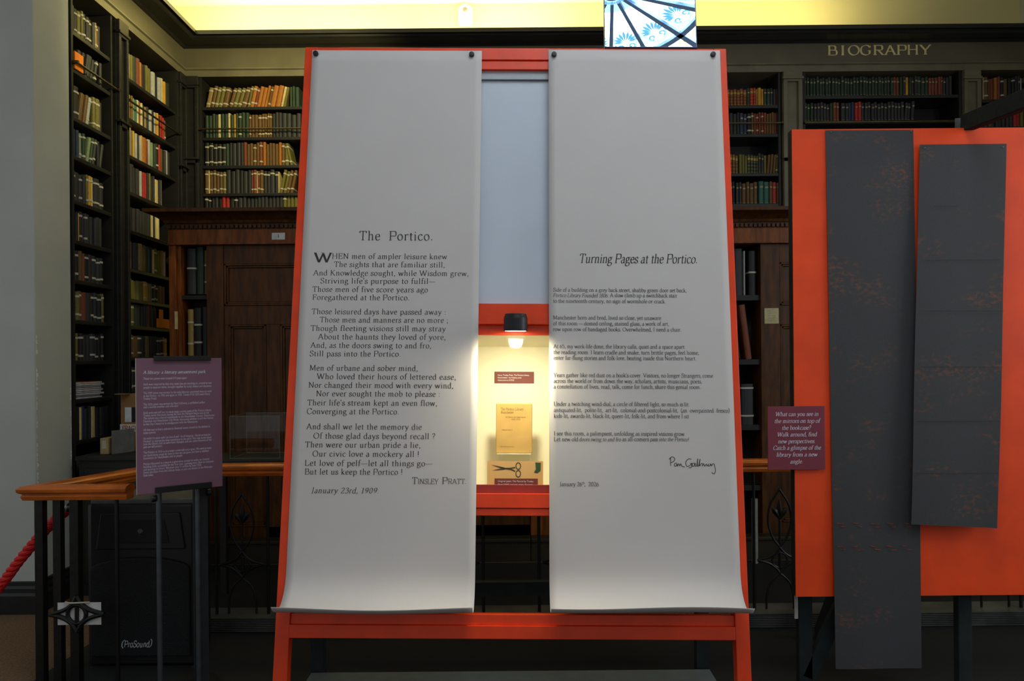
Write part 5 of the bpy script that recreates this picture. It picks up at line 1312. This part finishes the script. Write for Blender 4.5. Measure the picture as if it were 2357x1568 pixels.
hs2, P2 = hanging([(2117, 333), (2317, 331), (2297, 1217), (2097, 1207)], 0.016, 0.035, scroll_mat('dark_rubbing_second', 9.0, None), 'shorter dark rubbed paper sheet at the right of the orange board')
# orange stitched dashes and scratches on the sheets
M_DASH = mat('orange_crayon', (128, 60, 44), 0.8, var=0.4, scale=60)
p = MB(); o0 = hs1.matrix_world.translation
for row_y in (1205, 1212, 1258, 1266):
    for k in range(5):
        x = 1926 + k * 38 + (10 if row_y in (1212, 1266) else 0) + random.uniform(-3, 3)
        a = W(x, row_y + random.uniform(-2, 2), BY - 0.0205); b = W(x + random.uniform(9, 18), row_y + random.uniform(-2, 2), BY - 0.0205)
        p = MB(); p.quad([a - o0 - Vector((0, 0, 0.002)), b - o0 - Vector((0, 0, 0.002)), b - o0 + Vector((0, 0, 0.002)), a - o0 + Vector((0, 0, 0.002))]); p.build('stitched_dash', M_DASH, hs1)
p = MB(); o0 = hs2.matrix_world.translation
for (xa, ya, xb3, yb3) in ((2150, 475, 2205, 475), (2130, 600, 2300, 598), (2128, 716, 2310, 716), (2120, 845, 2308, 845), (2110, 970, 2300, 970), (2106, 1090, 2298, 1090)):
    a = W(xa, ya, BY - 0.050); b = W(xb3, yb3, BY - 0.050); tt = (ya - 333) / 880; yy = BY - 0.016 - 0.035 * tt - 0.009
    a = W(xa, ya, yy); b = W(xb3, yb3, yy)
    p.quad([a - o0 - Vector((0, 0, 0.0008)), b - o0 - Vector((0, 0, 0.0008)), b - o0 + Vector((0, 0, 0.0008)), a - o0 + Vector((0, 0, 0.0008))])
p.build('crease_lines', mat('dark_crease', (36, 37, 40), 0.8), hs2)
for (px, py), lab, yo in (((1912, 304), 'left top corner of the long dark sheet', 0.008), ((2097, 302), 'right top corner of the long dark sheet', 0.008), ((2129, 341), 'left top corner of the shorter dark sheet', 0.020), ((2309, 339), 'right top corner of the shorter dark sheet', 0.020)):
    c_ = W(px, py, BY - yo); p = MB(); p.lathe([(0.0028, 0), (0.0028, 0.002), (0.0012, 0.0035)], 12)
    o = p.build('pin', M_STEEL, None, Tr(*c_) @ Matrix.Rotation(R(90), 4, 'X'), smooth=True); tag(o, 'small steel pin at the ' + lab, 'pin', 'pins holding the dark sheets')
# plum question card
CM = Tr(0, BY - 0.012, 0)
a = on_plane(1768, 1082, CM); b = on_plane(1898, 935, CM)
p = MB(); p.box(a.x, b.x, 0, 0.004, a.z, b.z); pc = p.build('question_card', M_PLUM, None, CM, bevel=0.0006); tag(pc, 'small plum card of white italic text on the left edge of orange board', 'card')
p = MB()
for t, y, xa, xb4 in (("What can you see in", 332, 297, 1163), ("the mirrors on top of", 470, 278, 1190), ("the bookcase?", 605, 428, 1010), ("Walk around, find", 740, 333, 1130), ("new perspectives.", 876, 352, 1100), ("Catch a glimpse of the", 1008, 253, 1212), ("library from a new", 1143, 318, 1140), ("angle.", 1280, 595, 855)):
    px_text(p, CM, t, 1750 + xa / 8.71, 1750 + xb4 / 8.71, 920 + y / 8.71, 13.4, y0=0.0, yl=-0.0008, italic=True, wgt=0.048, thin=0.02)
p.build('question_text', M_WHITE_INK, pc)

# render quality settings that belong to the scene's look
S.cycles.max_bounces = 8; S.cycles.diffuse_bounces = 4; S.cycles.glossy_bounces = 4; S.cycles.transparent_max_bounces = 16
S.cycles.caustics_reflective = False; S.cycles.caustics_refractive = False; S.cycles.sample_clamp_indirect = 6
